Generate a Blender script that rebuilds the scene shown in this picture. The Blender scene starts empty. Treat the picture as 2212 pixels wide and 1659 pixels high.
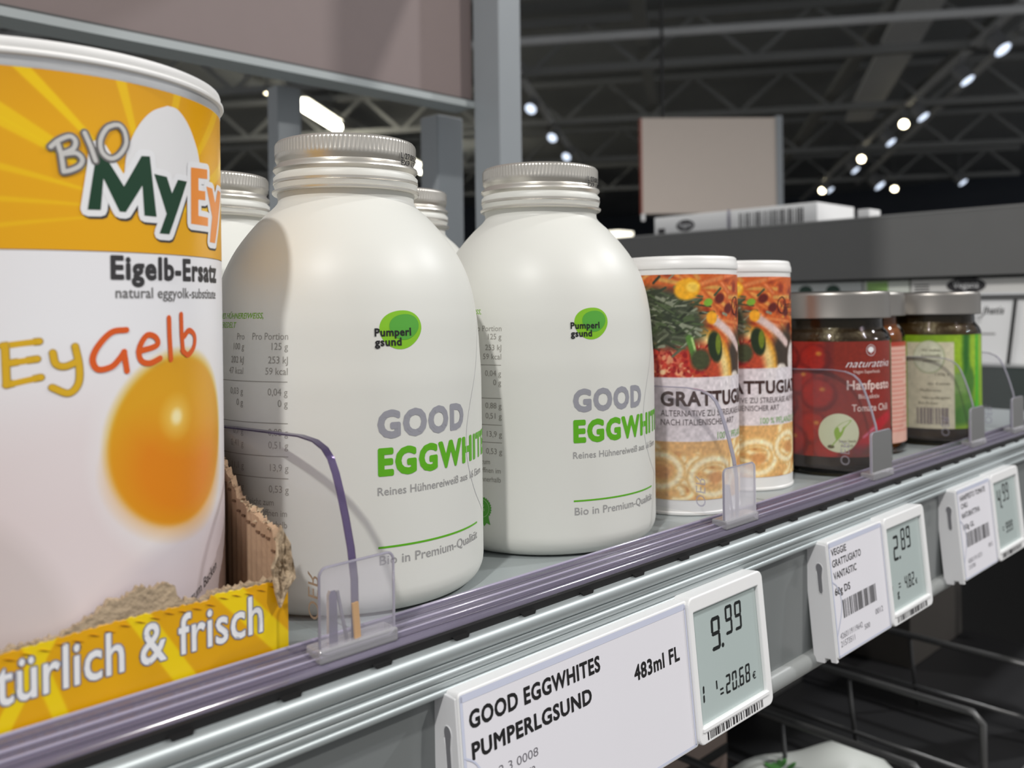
import bpy, bmesh, math, random
import numpy as np
from math import sin, cos, pi, radians, degrees, hypot, atan2
from mathutils import Vector, Matrix

random.seed(7)
RNG = np.random.default_rng(11)
S = 0.01                      # every number below is in centimetres
SC = bpy.context.scene
COL = SC.collection

# ------------------------------------------------------------------ camera
EYE = 8.25                    # eye height above the shelf deck
PHI = radians(45.94)
ROLL = radians(0.75)
cam_d = bpy.data.cameras.new('camera')
cam = bpy.data.objects.new('camera', cam_d)
COL.objects.link(cam)
_f = Vector((cos(PHI), sin(PHI), 0)); _r = Vector((sin(PHI), -cos(PHI), 0)); _u = Vector((0, 0, 1))
_r2 = _r * cos(ROLL) - _u * sin(ROLL); _u2 = _u * cos(ROLL) + _r * sin(ROLL)
M = Matrix.Identity(4)
for i in range(3):
    M[i][0] = _r2[i]; M[i][1] = _u2[i]; M[i][2] = -_f[i]
M[2][3] = EYE * S
cam.matrix_world = M
cam_d.sensor_width = 36.0
cam_d.lens = 36.0 * 1920 / 2212
cam_d.shift_y = -(829.5 - 664.0) / 2212
cam_d.clip_start = 0.01
cam_d.dof.use_dof = True
cam_d.dof.focus_distance = 0.265
cam_d.dof.aperture_fstop = 17.0
SC.camera = cam

# ------------------------------------------------------------------ world, lights, exposure
SC.view_settings.view_transform = 'Standard'
SC.view_settings.look = 'None'
SC.view_settings.exposure = 1.0
SC.view_settings.gamma = 1.0
SC.view_settings.use_curve_mapping = False
W = bpy.data.worlds.new('store_air'); SC.world = W
W.use_nodes = True
W.node_tree.nodes['Background'].inputs[0].default_value = (0.97, 0.98, 1.0, 1)
W.node_tree.nodes['Background'].inputs[1].default_value = 0.22

def spot_lamp(name, loc, target, power, color=(1, 0.97, 0.92), size=70, radius=6):
    d = bpy.data.lights.new(name, 'SPOT'); d.energy = power; d.color = color
    d.spot_size = radians(size); d.spot_blend = 0.5; d.shadow_soft_size = radius * S
    o = bpy.data.objects.new(name, d); COL.objects.link(o)
    a = Vector(loc) * S; b = Vector(target) * S
    o.location = a; o.rotation_euler = (b - a).to_track_quat('-Z', 'Y').to_euler()
    return o
# ceiling spots of the aisle behind and beside the camera
spot_lamp('ceiling_spot', (150, -230, 262), (25, 22, 4), 115, (1.0, 0.97, 0.93), 60, 7)
spot_lamp('ceiling_spot', (-200, -98, 264), (15, 22, 6), 138, (1.0, 0.98, 0.95), 50, 7)
spot_lamp('ceiling_spot', (330, -120, 265), (70, 30, 6), 110, (0.97, 0.98, 1.0), 60, 8)
spot_lamp('ceiling_spot', (20, 160, 262), (30, 40, 4), 40, (1.0, 0.98, 0.95), 60, 8)

# ------------------------------------------------------------------ materials
def lin(c):
    c = np.asarray(c, float) / 255.0
    return np.where(c <= 0.04045, c / 12.92, ((c + 0.055) / 1.055) ** 2.4)

def mat(name, rgb, rough=0.5, metal=0.0, spec=0.5, noise=0.0, nscale=40.0, bump=0.0, bscale=200.0, coat=0.0, stretch=None, emit=None, trans=None, sss=0):
    m = bpy.data.materials.new(name); m.use_nodes = True
    nt = m.node_tree; b = nt.nodes['Principled BSDF']
    c = tuple(lin(rgb)) + (1,)
    b.inputs['Base Color'].default_value = c
    b.inputs['Roughness'].default_value = rough
    b.inputs['Metallic'].default_value = metal
    b.inputs['Specular IOR Level'].default_value = spec
    b.inputs['Coat Weight'].default_value = coat
    if sss:
        b.inputs['Subsurface Weight'].default_value = sss
        b.inputs['Subsurface Radius'].default_value = (0.004, 0.0035, 0.003)
        b.inputs['Subsurface Scale'].default_value = 1.0
    if emit:
        b.inputs['Emission Color'].default_value = tuple(lin(rgb)) + (1,)
        b.inputs['Emission Strength'].default_value = emit
    tc = None
    def coords():
        t = nt.nodes.new('ShaderNodeTexCoord'); mp = nt.nodes.new('ShaderNodeMapping')
        nt.links.new(t.outputs['Object'], mp.inputs[0])
        if stretch: mp.inputs['Scale'].default_value = stretch
        return mp.outputs[0]
    if noise or bump: tc = coords()
    if noise:
        n = nt.nodes.new('ShaderNodeTexNoise'); n.inputs['Scale'].default_value = nscale; n.inputs['Detail'].default_value = 5
        nt.links.new(tc, n.inputs['Vector'])
        hs = nt.nodes.new('ShaderNodeMix'); hs.data_type = 'RGBA'
        hs.inputs['A'].default_value = tuple(np.clip(np.array(c[:3]) * (1 - noise), 0, 1)) + (1,)
        hs.inputs['B'].default_value = tuple(np.clip(np.array(c[:3]) * (1 + noise), 0, 1)) + (1,)
        nt.links.new(n.outputs[0], hs.inputs['Factor']); nt.links.new(hs.outputs['Result'], b.inputs['Base Color'])
    if bump:
        n2 = nt.nodes.new('ShaderNodeTexNoise'); n2.inputs['Scale'].default_value = bscale; n2.inputs['Detail'].default_value = 3
        nt.links.new(tc, n2.inputs['Vector'])
        bp = nt.nodes.new('ShaderNodeBump'); bp.inputs['Strength'].default_value = bump; bp.inputs['Distance'].default_value = 0.001
        nt.links.new(n2.outputs[0], bp.inputs['Height']); nt.links.new(bp.outputs[0], b.inputs['Normal'])
    return m

def attr_mat(name, rough=0.4, spec=0.5, coat=0.0):
    m = bpy.data.materials.new(name); m.use_nodes = True
    nt = m.node_tree; b = nt.nodes['Principled BSDF']
    a = nt.nodes.new('ShaderNodeAttribute'); a.attribute_name = 'print'
    nt.links.new(a.outputs['Color'], b.inputs['Base Color'])
    b.inputs['Roughness'].default_value = rough; b.inputs['Specular IOR Level'].default_value = spec
    b.inputs['Coat Weight'].default_value = coat
    return m

def clear_mat(name, tint=(245, 245, 248), haze=0.08, hazecol=(205, 205, 210), rough=0.08, ior=1.45, gloss=1.0):
    """thin clear plastic: transparent sheet, a little haze, mirror by Fresnel"""
    m = bpy.data.materials.new(name); m.use_nodes = True
    nt = m.node_tree; nt.nodes.clear()
    out = nt.nodes.new('ShaderNodeOutputMaterial')
    tr = nt.nodes.new('ShaderNodeBsdfTransparent'); tr.inputs[0].default_value = tuple(lin(tint)) + (1,)
    df = nt.nodes.new('ShaderNodeBsdfDiffuse'); df.inputs[0].default_value = tuple(lin(hazecol)) + (1,)
    gl = nt.nodes.new('ShaderNodeBsdfGlossy'); gl.inputs['Roughness'].default_value = rough
    gl.inputs[0].default_value = (gloss, gloss, gloss, 1)
    m1 = nt.nodes.new('ShaderNodeMixShader'); m1.inputs[0].default_value = haze
    nt.links.new(tr.outputs[0], m1.inputs[1]); nt.links.new(df.outputs[0], m1.inputs[2])
    fr = nt.nodes.new('ShaderNodeFresnel'); fr.inputs[0].default_value = ior
    m2 = nt.nodes.new('ShaderNodeMixShader')
    nt.links.new(fr.outputs[0], m2.inputs[0]); nt.links.new(m1.outputs[0], m2.inputs[1]); nt.links.new(gl.outputs[0], m2.inputs[2])
    nt.links.new(m2.outputs[0], out.inputs[0])
    return m

MT = {}
MT['white_plastic'] = mat('white_bottle_plastic', (217, 217, 211), 0.42, noise=0.01, nscale=30, spec=0.4)
MT['alu'] = mat('brushed_aluminium', (208, 204, 196), 0.34, 0.72, noise=0.03, nscale=60)
MT['deck'] = mat('grey_powder_coat', (150, 157, 158), 0.38, noise=0.03, nscale=25, bump=0.02, bscale=900)
MT['rail'] = mat('silver_rail_plastic', (172, 179, 180), 0.44, 0.55, noise=0.05, nscale=120, stretch=(0.1, 1, 1))
MT['channel'] = mat('smoke_grey_channel', (118, 122, 122), 0.22, 0.0, noise=0.05, nscale=18)
MT['lip'] = mat('grey_channel_lip', (150, 153, 152), 0.35)
MT['black'] = mat('black_gap', (14, 13, 14), 0.6)
MT['ink_dark'] = mat('ink_dark_grey', (52, 50, 52), 0.5)
MT['ink_black'] = mat('ink_black', (24, 22, 24), 0.5)
MT['ink_grey'] = mat('ink_grey', (150, 150, 158), 0.45)
MT['ink_midgrey'] = mat('ink_mid_grey', (158, 157, 156), 0.45)
MT['ink_table'] = mat('ink_table_grey', (150, 147, 140), 0.45)
MT['ink_green'] = mat('ink_green', (92, 172, 22), 0.4)
MT['ink_lime'] = mat('ink_lime', (128, 188, 30), 0.4)
MT['ink_leaf'] = mat('ink_leaf_green', (80, 160, 52), 0.4)
MT['ink_white'] = mat('ink_white', (236, 236, 238), 0.4)
MT['white_gloss'] = mat('white_tag_plastic', (236, 236, 236), 0.32, noise=0.01)
MT['tag_side'] = mat('tag_side_plastic', (222, 222, 224), 0.4)
MT['paper'] = mat('price_paper', (226, 224, 230), 0.55, noise=0.01)
MT['lcd'] = mat('lcd_grey', (176, 188, 186), 0.25, noise=0.02, nscale=20)
MT['tag_cover'] = mat('tag_cover_edge', (202, 206, 224), 0.15)
MT['slot'] = mat('slot_shadow_grey', (120, 120, 124), 0.6)
MT['acrylic'] = clear_mat('clear_acrylic', tint=(250, 250, 251), haze=0.03, hazecol=(225, 222, 224), ior=1.12)
MT['acrylic_plate'] = clear_mat('clear_clip_plastic', tint=(248, 247, 250), haze=0.13, hazecol=(240, 238, 244), ior=1.12)
MT['acrylic_plate_bounce'] = clear_mat('clear_clip_inner_bounce', tint=(248, 247, 250), haze=0.38, hazecol=(240, 238, 244), ior=1.12)  # white haze stands in for light reflected inside the clear plate
MT['acrylic_edge'] = clear_mat('acrylic_edge_violet', tint=(186, 176, 204), haze=0.32, hazecol=(108, 94, 134), ior=1.35, rough=0.1)
MT['acrylic_edge_pale'] = clear_mat('acrylic_edge_pale', tint=(205, 202, 215), haze=0.4, hazecol=(200, 197, 210), ior=1.35, rough=0.1)
MT['foot'] = clear_mat('clear_clip_foot', tint=(246, 245, 249), haze=0.26, hazecol=(250, 249, 252), ior=1.45, rough=0.10)

# ------------------------------------------------------------------ mesh helpers
def link(o): COL.objects.link(o); return o

def thing(name, label, cat, loc=(0, 0, 0), rot=(0, 0, 0), group=None):
    o = bpy.data.objects.new(name, None); link(o)
    o.empty_display_size = 0.01
    o.location = Vector(loc) * S; o.rotation_euler = rot
    return tag(o, label, cat, group)

def tag(o, label, cat, group=None):
    o['label'] = label; o['category'] = cat
    if group: o['group'] = group
    return o

def obj(name, geo, m, parent=None, loc=(0, 0, 0), smooth=False, label=None, rot=None, bevel=0):
    v, f = geo
    me = bpy.data.meshes.new(name)
    me.from_pydata((np.asarray(v, float).reshape(-1, 3) * S).tolist(), [], [list(map(int, q)) for q in f])
    me.materials.append(m); me.validate(); me.update()
    if smooth: me.shade_smooth()
    if smooth == 'auto': me.set_sharp_from_angle(angle=radians(38))
    o = bpy.data.objects.new(name, me); link(o)
    o.location = Vector(loc) * S
    if rot: o.rotation_euler = rot
    if parent: o.parent = parent
    if label: o['label'] = label
    if bevel:
        b = o.modifiers.new('bevel', 'BEVEL'); b.width = bevel * S; b.segments = 3; b.limit_method = 'ANGLE'
    return o

def copy_tree(o, parent=None):
    c = o.copy(); link(c)
    if parent: c.parent = parent
    for ch in [x for x in bpy.data.objects if x.parent == o]:
        copy_tree(ch, c)
    return c

def join(*geos):
    V = []; Fc = []; n = 0
    for v, f in geos:
        v = np.asarray(v, float).reshape(-1, 3)
        V.append(v); Fc += [[i + n for i in q] for q in f]; n += len(v)
    return (np.concatenate(V) if V else np.zeros((0, 3)), Fc)

def box(x0, x1, y0, y1, z0, z1):
    v = [(x, y, z) for x in (x0, x1) for y in (y0, y1) for z in (z0, z1)]
    f = [(0, 1, 3, 2), (4, 6, 7, 5), (0, 4, 5, 1), (2, 3, 7, 6), (0, 2, 6, 4), (1, 5, 7, 3)]
    return v, f

def cbox(c, s):
    return box(c[0] - s[0] / 2, c[0] + s[0] / 2, c[1] - s[1] / 2, c[1] + s[1] / 2, c[2] - s[2] / 2, c[2] + s[2] / 2)

def lathe(prof, seg=96, close=False):
    V = []; Fc = []
    n = len(prof)
    for i in range(seg):
        a = 2 * pi * i / seg
        for r, z in prof: V.append((r * cos(a), r * sin(a), z))
    for i in range(seg):
        j = (i + 1) % seg
        for k in range(n - 1):
            Fc.append((i * n + k, j * n + k, j * n + k + 1, i * n + k + 1))
    return V, Fc

def prism_x(prof, x0, x1, closed=True, caps=True):
    """profile of (y, z) extruded along X"""
    n = len(prof)
    V = [(x0, y, z) for y, z in prof] + [(x1, y, z) for y, z in prof]
    Fc = [(i, (i + 1) % n, n + (i + 1) % n, n + i) for i in range(n if closed else n - 1)]
    if closed and caps: Fc += [tuple(range(n))[::-1], tuple(range(n, 2 * n))]
    return V, Fc

def prism_y(prof, y0, y1):
    """outline of (x, z) extruded along Y"""
    n = len(prof)
    V = [(x, y0, z) for x, z in prof] + [(x, y1, z) for x, z in prof]
    Fc = [(i, (i + 1) % n, n + (i + 1) % n, n + i) for i in range(n)]
    Fc += [tuple(range(n))[::-1], tuple(range(n, 2 * n))]
    return V, Fc

def prism_plane(prof, x0, x1):
    return prism_x(prof, x0, x1)

def tube(pts, r, seg=8):
    pts = [Vector(p) for p in pts]; V = []; Fc = []
    n = len(pts)
    for i, p in enumerate(pts):
        t = (pts[min(i + 1, n - 1)] - pts[max(i - 1, 0)]).normalized()
        a = t.orthogonal().normalized() if i == 0 else (a - t * a.dot(t)).normalized()
        b = t.cross(a)
        for k in range(seg):
            an = 2 * pi * k / seg
            V.append(tuple(p + (a * cos(an) + b * sin(an)) * r))
    for i in range(n - 1):
        for k in range(seg):
            k2 = (k + 1) % seg
            Fc.append((i * seg + k, i * seg + k2, (i + 1) * seg + k2, (i + 1) * seg + k))
    Fc += [tuple(range(seg))[::-1], tuple(range((n - 1) * seg, n * seg))]
    return V, Fc

def bar(a, b, w, h=None):
    """square bar between two points"""
    a = Vector(a); b = Vector(b); h = h or w
    t = (b - a).normalized(); up = Vector((0, 0, 1)) if abs(t.z) < 0.9 else Vector((1, 0, 0))
    s = t.cross(up).normalized(); u = s.cross(t)
    V = []
    for p in (a, b):
        for ds, du in ((-1, -1), (1, -1), (1, 1), (-1, 1)): V.append(tuple(p + s * ds * w / 2 + u * du * h / 2))
    return V, [(0, 1, 2, 3)[::-1], (4, 5, 6, 7), (0, 1, 5, 4), (1, 2, 6, 5), (2, 3, 7, 6), (3, 0, 4, 7)]

def rrect(x0, x1, z0, z1, r, n=5):
    P = []
    for cx, cz, a0 in ((x1 - r, z1 - r, 0), (x0 + r, z1 - r, 90), (x0 + r, z0 + r, 180), (x1 - r, z0 + r, 270)):
        for k in range(n + 1):
            a = radians(a0 + 90 * k / n); P.append((cx + r * cos(a), cz + r * sin(a)))
    return P

def catmull(pts, n=8):
    P = [np.array(p, float) for p in pts]; P = [2 * P[0] - P[1]] + P + [2 * P[-1] - P[-2]]
    out = []
    for i in range(1, len(P) - 2):
        for k in range(n):
            t = k / n
            out.append(0.5 * ((2 * P[i]) + (-P[i - 1] + P[i + 1]) * t + (2 * P[i - 1] - 5 * P[i] + 4 * P[i + 1] - P[i + 2]) * t * t + (-P[i - 1] + 3 * P[i] - 3 * P[i + 1] + P[i + 2]) * t ** 3))
    out.append(P[-2])
    return [tuple(p) for p in out]

# ---- flat print: 2-D geometry as (list of (x, y), faces)
def poly2(pts): return [tuple(p) for p in pts], [tuple(range(len(pts)))]

def rect2(x0, y0, x1, y1): return poly2([(x0, y0), (x1, y0), (x1, y1), (x0, y1)])

def ell2(cx, cy, rx, ry, n=40, ang=0, wob=None):
    P = []
    for k in range(n):
        a = 2 * pi * k / n; w = 1 + (wob(a) if wob else 0)
        x = rx * w * cos(a); y = ry * w * sin(a)
        P.append((cx + x * cos(ang) - y * sin(ang), cy + x * sin(ang) + y * cos(ang)))
    return poly2(P)

def join2(*gs):
    V = []; Fc = []
    for v, f in gs:
        n = len(V); V += [tuple(p) for p in v]; Fc += [tuple(i + n for i in q) for q in f]
    return V, Fc

def stroke2(pts, w, caps=True, n=10):
    """flat pen stroke with round joints"""
    gs = []
    for a, b in zip(pts[:-1], pts[1:]):
        dx, dy = b[0] - a[0], b[1] - a[1]; L = hypot(dx, dy) or 1e-6
        nx, ny = -dy / L * w / 2, dx / L * w / 2
        gs.append(poly2([(a[0] - nx, a[1] - ny), (b[0] - nx, b[1] - ny), (b[0] + nx, b[1] + ny), (a[0] + nx, a[1] + ny)]))
    if caps:
        for p in pts: gs.append(ell2(p[0], p[1], w / 2, w / 2, n))
    return join2(*gs)

def xf2(g, dx=0, dy=0, sx=1, sy=1, ang=0):
    v, f = g; c, s = cos(ang), sin(ang)
    return [(dx + (x * sx) * c - (y * sy) * s, dy + (x * sx) * s + (y * sy) * c) for x, y in v], f

def outline2(g, w, n=8):
    v, f = g; cnt = {}
    for q in f:
        for a, b in zip(q, q[1:] + q[:1]): cnt[(min(a, b), max(a, b))] = cnt.get((min(a, b), max(a, b)), 0) + 1
    gs = [g]
    for (a, b), c in cnt.items():
        if c == 1: gs.append(stroke2([v[a], v[b]], w, True, n))
    return join2(*gs)

_TC = {}
def _raw_text(s, bold=0.0, spacing=1.0, shear=0.0):
    key = (s, bold, spacing, shear)
    if key in _TC: return _TC[key]
    if bold > 0:
        _TC[key] = outline2(_raw_text(s, 0.0, spacing, shear), 2 * bold, 8 if len(s) < 14 else 6)
        return _TC[key]
    cu = bpy.data.curves.new('type', 'FONT'); cu.body = s; cu.size = 1.0; cu.offset = bold
    cu.space_character = spacing; cu.shear = shear; cu.resolution_u = 3; cu.dimensions = '2D'; cu.fill_mode = 'BOTH'
    ob = bpy.data.objects.new('type', cu); link(ob)
    dg = bpy.context.evaluated_depsgraph_get()
    me = bpy.data.meshes.new_from_object(ob.evaluated_get(dg))
    V = [(v.co.x, v.co.y) for v in me.vertices]; Fc = [tuple(p.vertices) for p in me.polygons]
    bpy.data.objects.remove(ob); bpy.data.curves.remove(cu); bpy.data.meshes.remove(me)
    _TC[key] = (V, Fc)
    return V, Fc
_h = _raw_text('H'); CAPH = max(y for x, y in _h[0])

def text2(s, cap, width=None, bold=0.0, spacing=None, shear=0.0, align='L', xs=1.0):
    """lettering with given capital height; width squeezes it to a total width"""
    V, Fc = _raw_text(s, bold, spacing or 1.0 + 2.6 * max(0, bold), shear)
    k = cap / CAPH
    x0 = min(p[0] for p in V); x1 = max(p[0] for p in V)
    kx = k * xs if width is None else width / (x1 - x0)
    W_ = (x1 - x0) * kx
    off = {'L': 0, 'R': -W_, 'C': -W_ / 2}[align]
    return [((x - x0) * kx + off, y * k) for x, y in V], Fc

def cut_x(g, step, ystep=None):
    v, f = g
    bm = bmesh.new(); vs = [bm.verts.new((x, y, 0)) for x, y in v]
    for q in f:
        try: bm.faces.new([vs[i] for i in q])
        except ValueError: pass
    xs = [p[0] for p in v]; a, b = min(xs), max(xs)
    x = a + step
    while x < b - step * 0.2:
        bmesh.ops.bisect_plane(bm, geom=bm.verts[:] + bm.edges[:] + bm.faces[:], plane_co=(x, 0, 0), plane_no=(1, 0, 0), dist=1e-6)
        x += step
    if ystep:
        ys = [p[1] for p in v]; y = min(ys) + ystep
        while y < max(ys) - ystep * 0.2:
            bmesh.ops.bisect_plane(bm, geom=bm.verts[:] + bm.edges[:] + bm.faces[:], plane_co=(0, y, 0), plane_no=(0, 1, 0), dist=1e-6)
            y += ystep
    bm.verts.index_update()
    V = [(q.co.x, q.co.y) for q in bm.verts]; Fc = [tuple(w.index for w in q.verts) for q in bm.faces]
    bm.free()
    return V, Fc

def island_lift(g):
    """a hair of height for each separate piece of a print, so that no two lie in exactly one plane"""
    v, f = g; par = list(range(len(v)))
    def find(a):
        while par[a] != a: par[a] = par[par[a]]; a = par[a]
        return a
    for q in f:
        r0 = find(q[0])
        for i in q[1:]: par[find(i)] = r0
    ids = {}; out = []
    for i in range(len(v)):
        k = ids.setdefault(find(i), len(ids)); out.append((k % 37) * 0.00011)
    return out

def wrap(g, th0, R, layer=1, step=None, rfun=None):
    """print (x right, y = height) laid on a round body; x = 0 sits at angle th0 (degrees)"""
    if step: g = cut_x(g, step)
    v, f = g; out = []
    lift = island_lift(g)
    for (x, y), dl in zip(v, lift):
        r = (rfun(y) if rfun else R) + 0.006 * layer + dl
        a = radians(th0) + x / R
        out.append((r * cos(a), r * sin(a), y))
    return out, f

def flat(g, y=0.0):
    """print on a board facing -Y"""
    return [(a, y - dl, b) for (a, b), dl in zip(g[0], island_lift(g))], g[1]

# ---- small painter for printed pictures (a colour grid stored on the label mesh)
class Canvas:
    def __init__(s, x0, x1, y0, y1, step, rgb):
        s.nx = int((x1 - x0) / step) + 1; s.ny = int((y1 - y0) / step) + 1
        s.x = np.linspace(x0, x1, s.nx); s.y = np.linspace(y0, y1, s.ny)
        s.X, s.Y = np.meshgrid(s.x, s.y)
        s.c = np.ones((s.ny, s.nx, 3)) * np.array(rgb, float)
    def blend(s, m, rgb):
        m = np.clip(m, 0, 1)[..., None]; s.c = s.c * (1 - m) + np.array(rgb, float) * m
    def ell(s, cx, cy, rx, ry, rgb, soft=0.15, ang=0.0, a=1.0):
        dx = s.X - cx; dy = s.Y - cy; c, n = cos(ang), sin(ang)
        d = np.hypot((dx * c + dy * n) / rx, (-dx * n + dy * c) / ry)
        s.blend(a * np.clip((1 - d) / soft + 0.5, 0, 1), rgb)
    def rect(s, x0, x1, y0, y1, rgb, soft=0.02, a=1.0):
        m = np.minimum(np.minimum(s.X - x0, x1 - s.X), np.minimum(s.Y - y0, y1 - s.Y))
        s.blend(a * np.clip(m / soft + 0.5, 0, 1), rgb)
    def stroke(s, pts, w, rgb, soft=0.05, a=1.0):
        d = np.full(s.X.shape, 1e9)
        for p, q in zip(pts[:-1], pts[1:]):
            vx, vy = q[0] - p[0], q[1] - p[1]; L = vx * vx + vy * vy + 1e-12
            t = np.clip(((s.X - p[0]) * vx + (s.Y - p[1]) * vy) / L, 0, 1)
            d = np.minimum(d, np.hypot(s.X - p[0] - t * vx, s.Y - p[1] - t * vy))
        s.blend(a * np.clip((w / 2 - d) / soft + 0.5, 0, 1), rgb)
    def ribbon(s, pts, w, dark, light, soft=0.05):
        d = np.full(s.X.shape, 1e9)
        for p, q in zip(pts[:-1], pts[1:]):
            vx, vy = q[0] - p[0], q[1] - p[1]; L = vx * vx + vy * vy + 1e-12
            t = np.clip(((s.X - p[0]) * vx + (s.Y - p[1]) * vy) / L, 0, 1)
            d = np.minimum(d, np.hypot(s.X - p[0] - t * vx, s.Y - p[1] - t * vy))
        s.blend(np.clip((w / 2 - d) / soft + 0.5, 0, 1), dark)
        s.blend(0.9 * np.clip((w * 0.36 - d) / (w * 0.3) + 0.1, 0, 1), light)
    def wedge(s, cx, cy, ex, ey, half, rgb, r0=0.0, a=1.0):
        an = np.arctan2(s.Y - cy, s.X - cx); t = atan2(ey - cy, ex - cx)
        d = np.abs((an - t + pi) % (2 * pi) - pi)
        rr = np.hypot(s.X - cx, s.Y - cy)
        s.blend(a * np.clip((half - d) * rr / 0.03 + 0.5, 0, 1) * (rr > r0), rgb)
    def noise(s, amp, cell):
        n = max(2, int((s.x[-1] - s.x[0]) / cell) + 2); m = max(2, int((s.y[-1] - s.y[0]) / cell) + 2)
        g = RNG.normal(size=(m, n))
        fx = np.linspace(0, n - 1.001, s.nx); fy = np.linspace(0, m - 1.001, s.ny)
        i = fx.astype(int); j = fy.astype(int); u = fx - i; v = (fy - j)[:, None]
        a = g[j][:, i] * (1 - u) + g[j][:, i + 1] * u; b = g[j + 1][:, i] * (1 - u) + g[j + 1][:, i + 1] * u
        s.c = s.c * (1 + amp * (a * (1 - v) + b * v))[..., None]
    def geo(s, place):
        V = [place(x, y) for y in s.y for x in s.x]
        n = s.nx
        F_ = [(j * n + i, j * n + i + 1, (j + 1) * n + i + 1, (j + 1) * n + i) for j in range(s.ny - 1) for i in range(n - 1)]
        return V, F_
    def build(s, name, place, m, parent):
        o = obj(name, s.geo(place), m, parent, smooth=True)
        at = o.data.color_attributes.new('print', 'FLOAT_COLOR', 'POINT')
        c = np.ones((s.ny * s.nx, 4), np.float32); c[:, :3] = lin(np.clip(s.c, 0, 255)).reshape(-1, 3)
        at.data.foreach_set('color', c.ravel())
        return o
def round_place(th0, R, layer=1):
    return lambda x, y: ((R + 0.006 * layer) * cos(radians(th0) + x / R), (R + 0.006 * layer) * sin(radians(th0) + x / R), y)

# ================================================================== the setting
MT['floor'] = mat('floor_tiles_grey', (150, 147, 142), 0.4, noise=0.1, nscale=2)
MT['ceiling'] = mat('dark_ceiling_paint', (158, 162, 166), 0.9, noise=0.3, nscale=0.5)
MT['farwall'] = mat('far_wall_paint', (92, 98, 110), 0.85, noise=0.2, nscale=0.4)
MT['steel'] = mat('ceiling_steel', (160, 162, 162), 0.6, noise=0.1, nscale=2)
MT['steel_light'] = mat('ceiling_steel_light', (226, 228, 230), 0.6, noise=0.1, nscale=2)
MT['post'] = mat('post_grey_paint', (140, 145, 149), 0.42, noise=0.03, nscale=30)
MT['taupe'] = mat('taupe_header_board', (128, 114, 112), 0.65, noise=0.03, nscale=60)
MT['fascia'] = mat('dark_grey_fascia', (104, 104, 103), 0.5, noise=0.05, nscale=30)
MT['white_card'] = mat('white_carton', (242, 242, 242), 0.5, noise=0.01)
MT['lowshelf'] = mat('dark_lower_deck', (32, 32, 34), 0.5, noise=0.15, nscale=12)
MT['wire'] = mat('dark_wire', (92, 92, 92), 0.35, 0.4)

def struct(name, geo, m):
    o = obj(name, geo, m); o['kind'] = 'structure'; return o
struct('floor', box(-900, 2600, -700, 2200, -112, -110), MT['floor'])
struct('ceiling', box(-100, 2700, -150, 2300, 345, 349), MT['ceiling'])
struct('wall_back', box(-100, 2700, 2200, 2206, -110, 345), MT['farwall'])
struct('wall_right', box(2600, 2606, -150, 2200, -110, 345), MT['farwall'])

E1 = Vector((cos(radians(35)), sin(radians(35)), 0)); E2 = Vector((-sin(radians(35)), cos(radians(35)), 0))
def ce(a, b, z): p = E1 * a + E2 * b; return Vector((p.x, p.y, z))

# roof trusses running across the aisles
for i, (a, lab) in enumerate(((760, 'dark steel roof truss nearest the hanging sign'), (1010, 'dark steel roof truss, second one back over the aisle'),
                              (1290, 'dark steel roof truss, third one back over the aisle'), (1640, 'dark steel roof truss, fourth one back over the aisle'),
                              (2050, 'dark steel roof truss, the farthest one'))):
    t = thing('roof_truss', lab, 'truss', ce(a, 0, 300), group='roof trusses')
    b0, b1 = -700, 1100
    obj('top_chord', bar(E2 * b0 + Vector((0, 0, 32)), E2 * b1 + Vector((0, 0, 32)), 14, 9), MT['steel'], t)
    obj('bottom_chord', bar(E2 * b0 + Vector((0, 0, -22)), E2 * b1 + Vector((0, 0, -22)), 12, 8), MT['steel'], t)
    webs = []; k = b0; s = 1
    while k < b1 - 60:
        z0, z1 = (-22, 32) if s > 0 else (32, -22)
        webs.append(bar(E2 * k + Vector((0, 0, z0)), E2 * (k + 62) + Vector((0, 0, z1)), 5)); k += 62; s = -s
    obj('web', join(*webs), MT['steel'], t)
# purlins under the roof, running the other way
for b, z, w, lab in ((-330, 306, 16, 'long ceiling beam at far right beside the spot track'), (-205, 300, 14, 'long ceiling beam left of the spot track'),
                     (40, 300, 14, 'long ceiling beam over the hanging sign'), (210, 300, 12, 'long ceiling beam above the left spot track'),
                     (520, 304, 14, 'long ceiling beam above the fluorescent tubes')):
    o = obj('ceiling_beam', bar(ce(500, b, z), ce(2350, b, z), w, 10), MT['steel']); tag(o, lab, 'beam', 'ceiling beams')
o = obj('ceiling_duct', bar(ce(700, -205, 285), ce(1415, -262, 285), 38, 6), MT['steel_light']); tag(o, 'pale flat duct under the ceiling above the spot track', 'duct')
o = obj('sprinkler_pipe', tube([(430, 767, 250), (572, 572, 250), (820, 232, 250), (960, 40, 250)], 4), MT['steel_light']); tag(o, 'thin pale pipe crossing the ceiling above the hanging sign', 'pipe')

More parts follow.
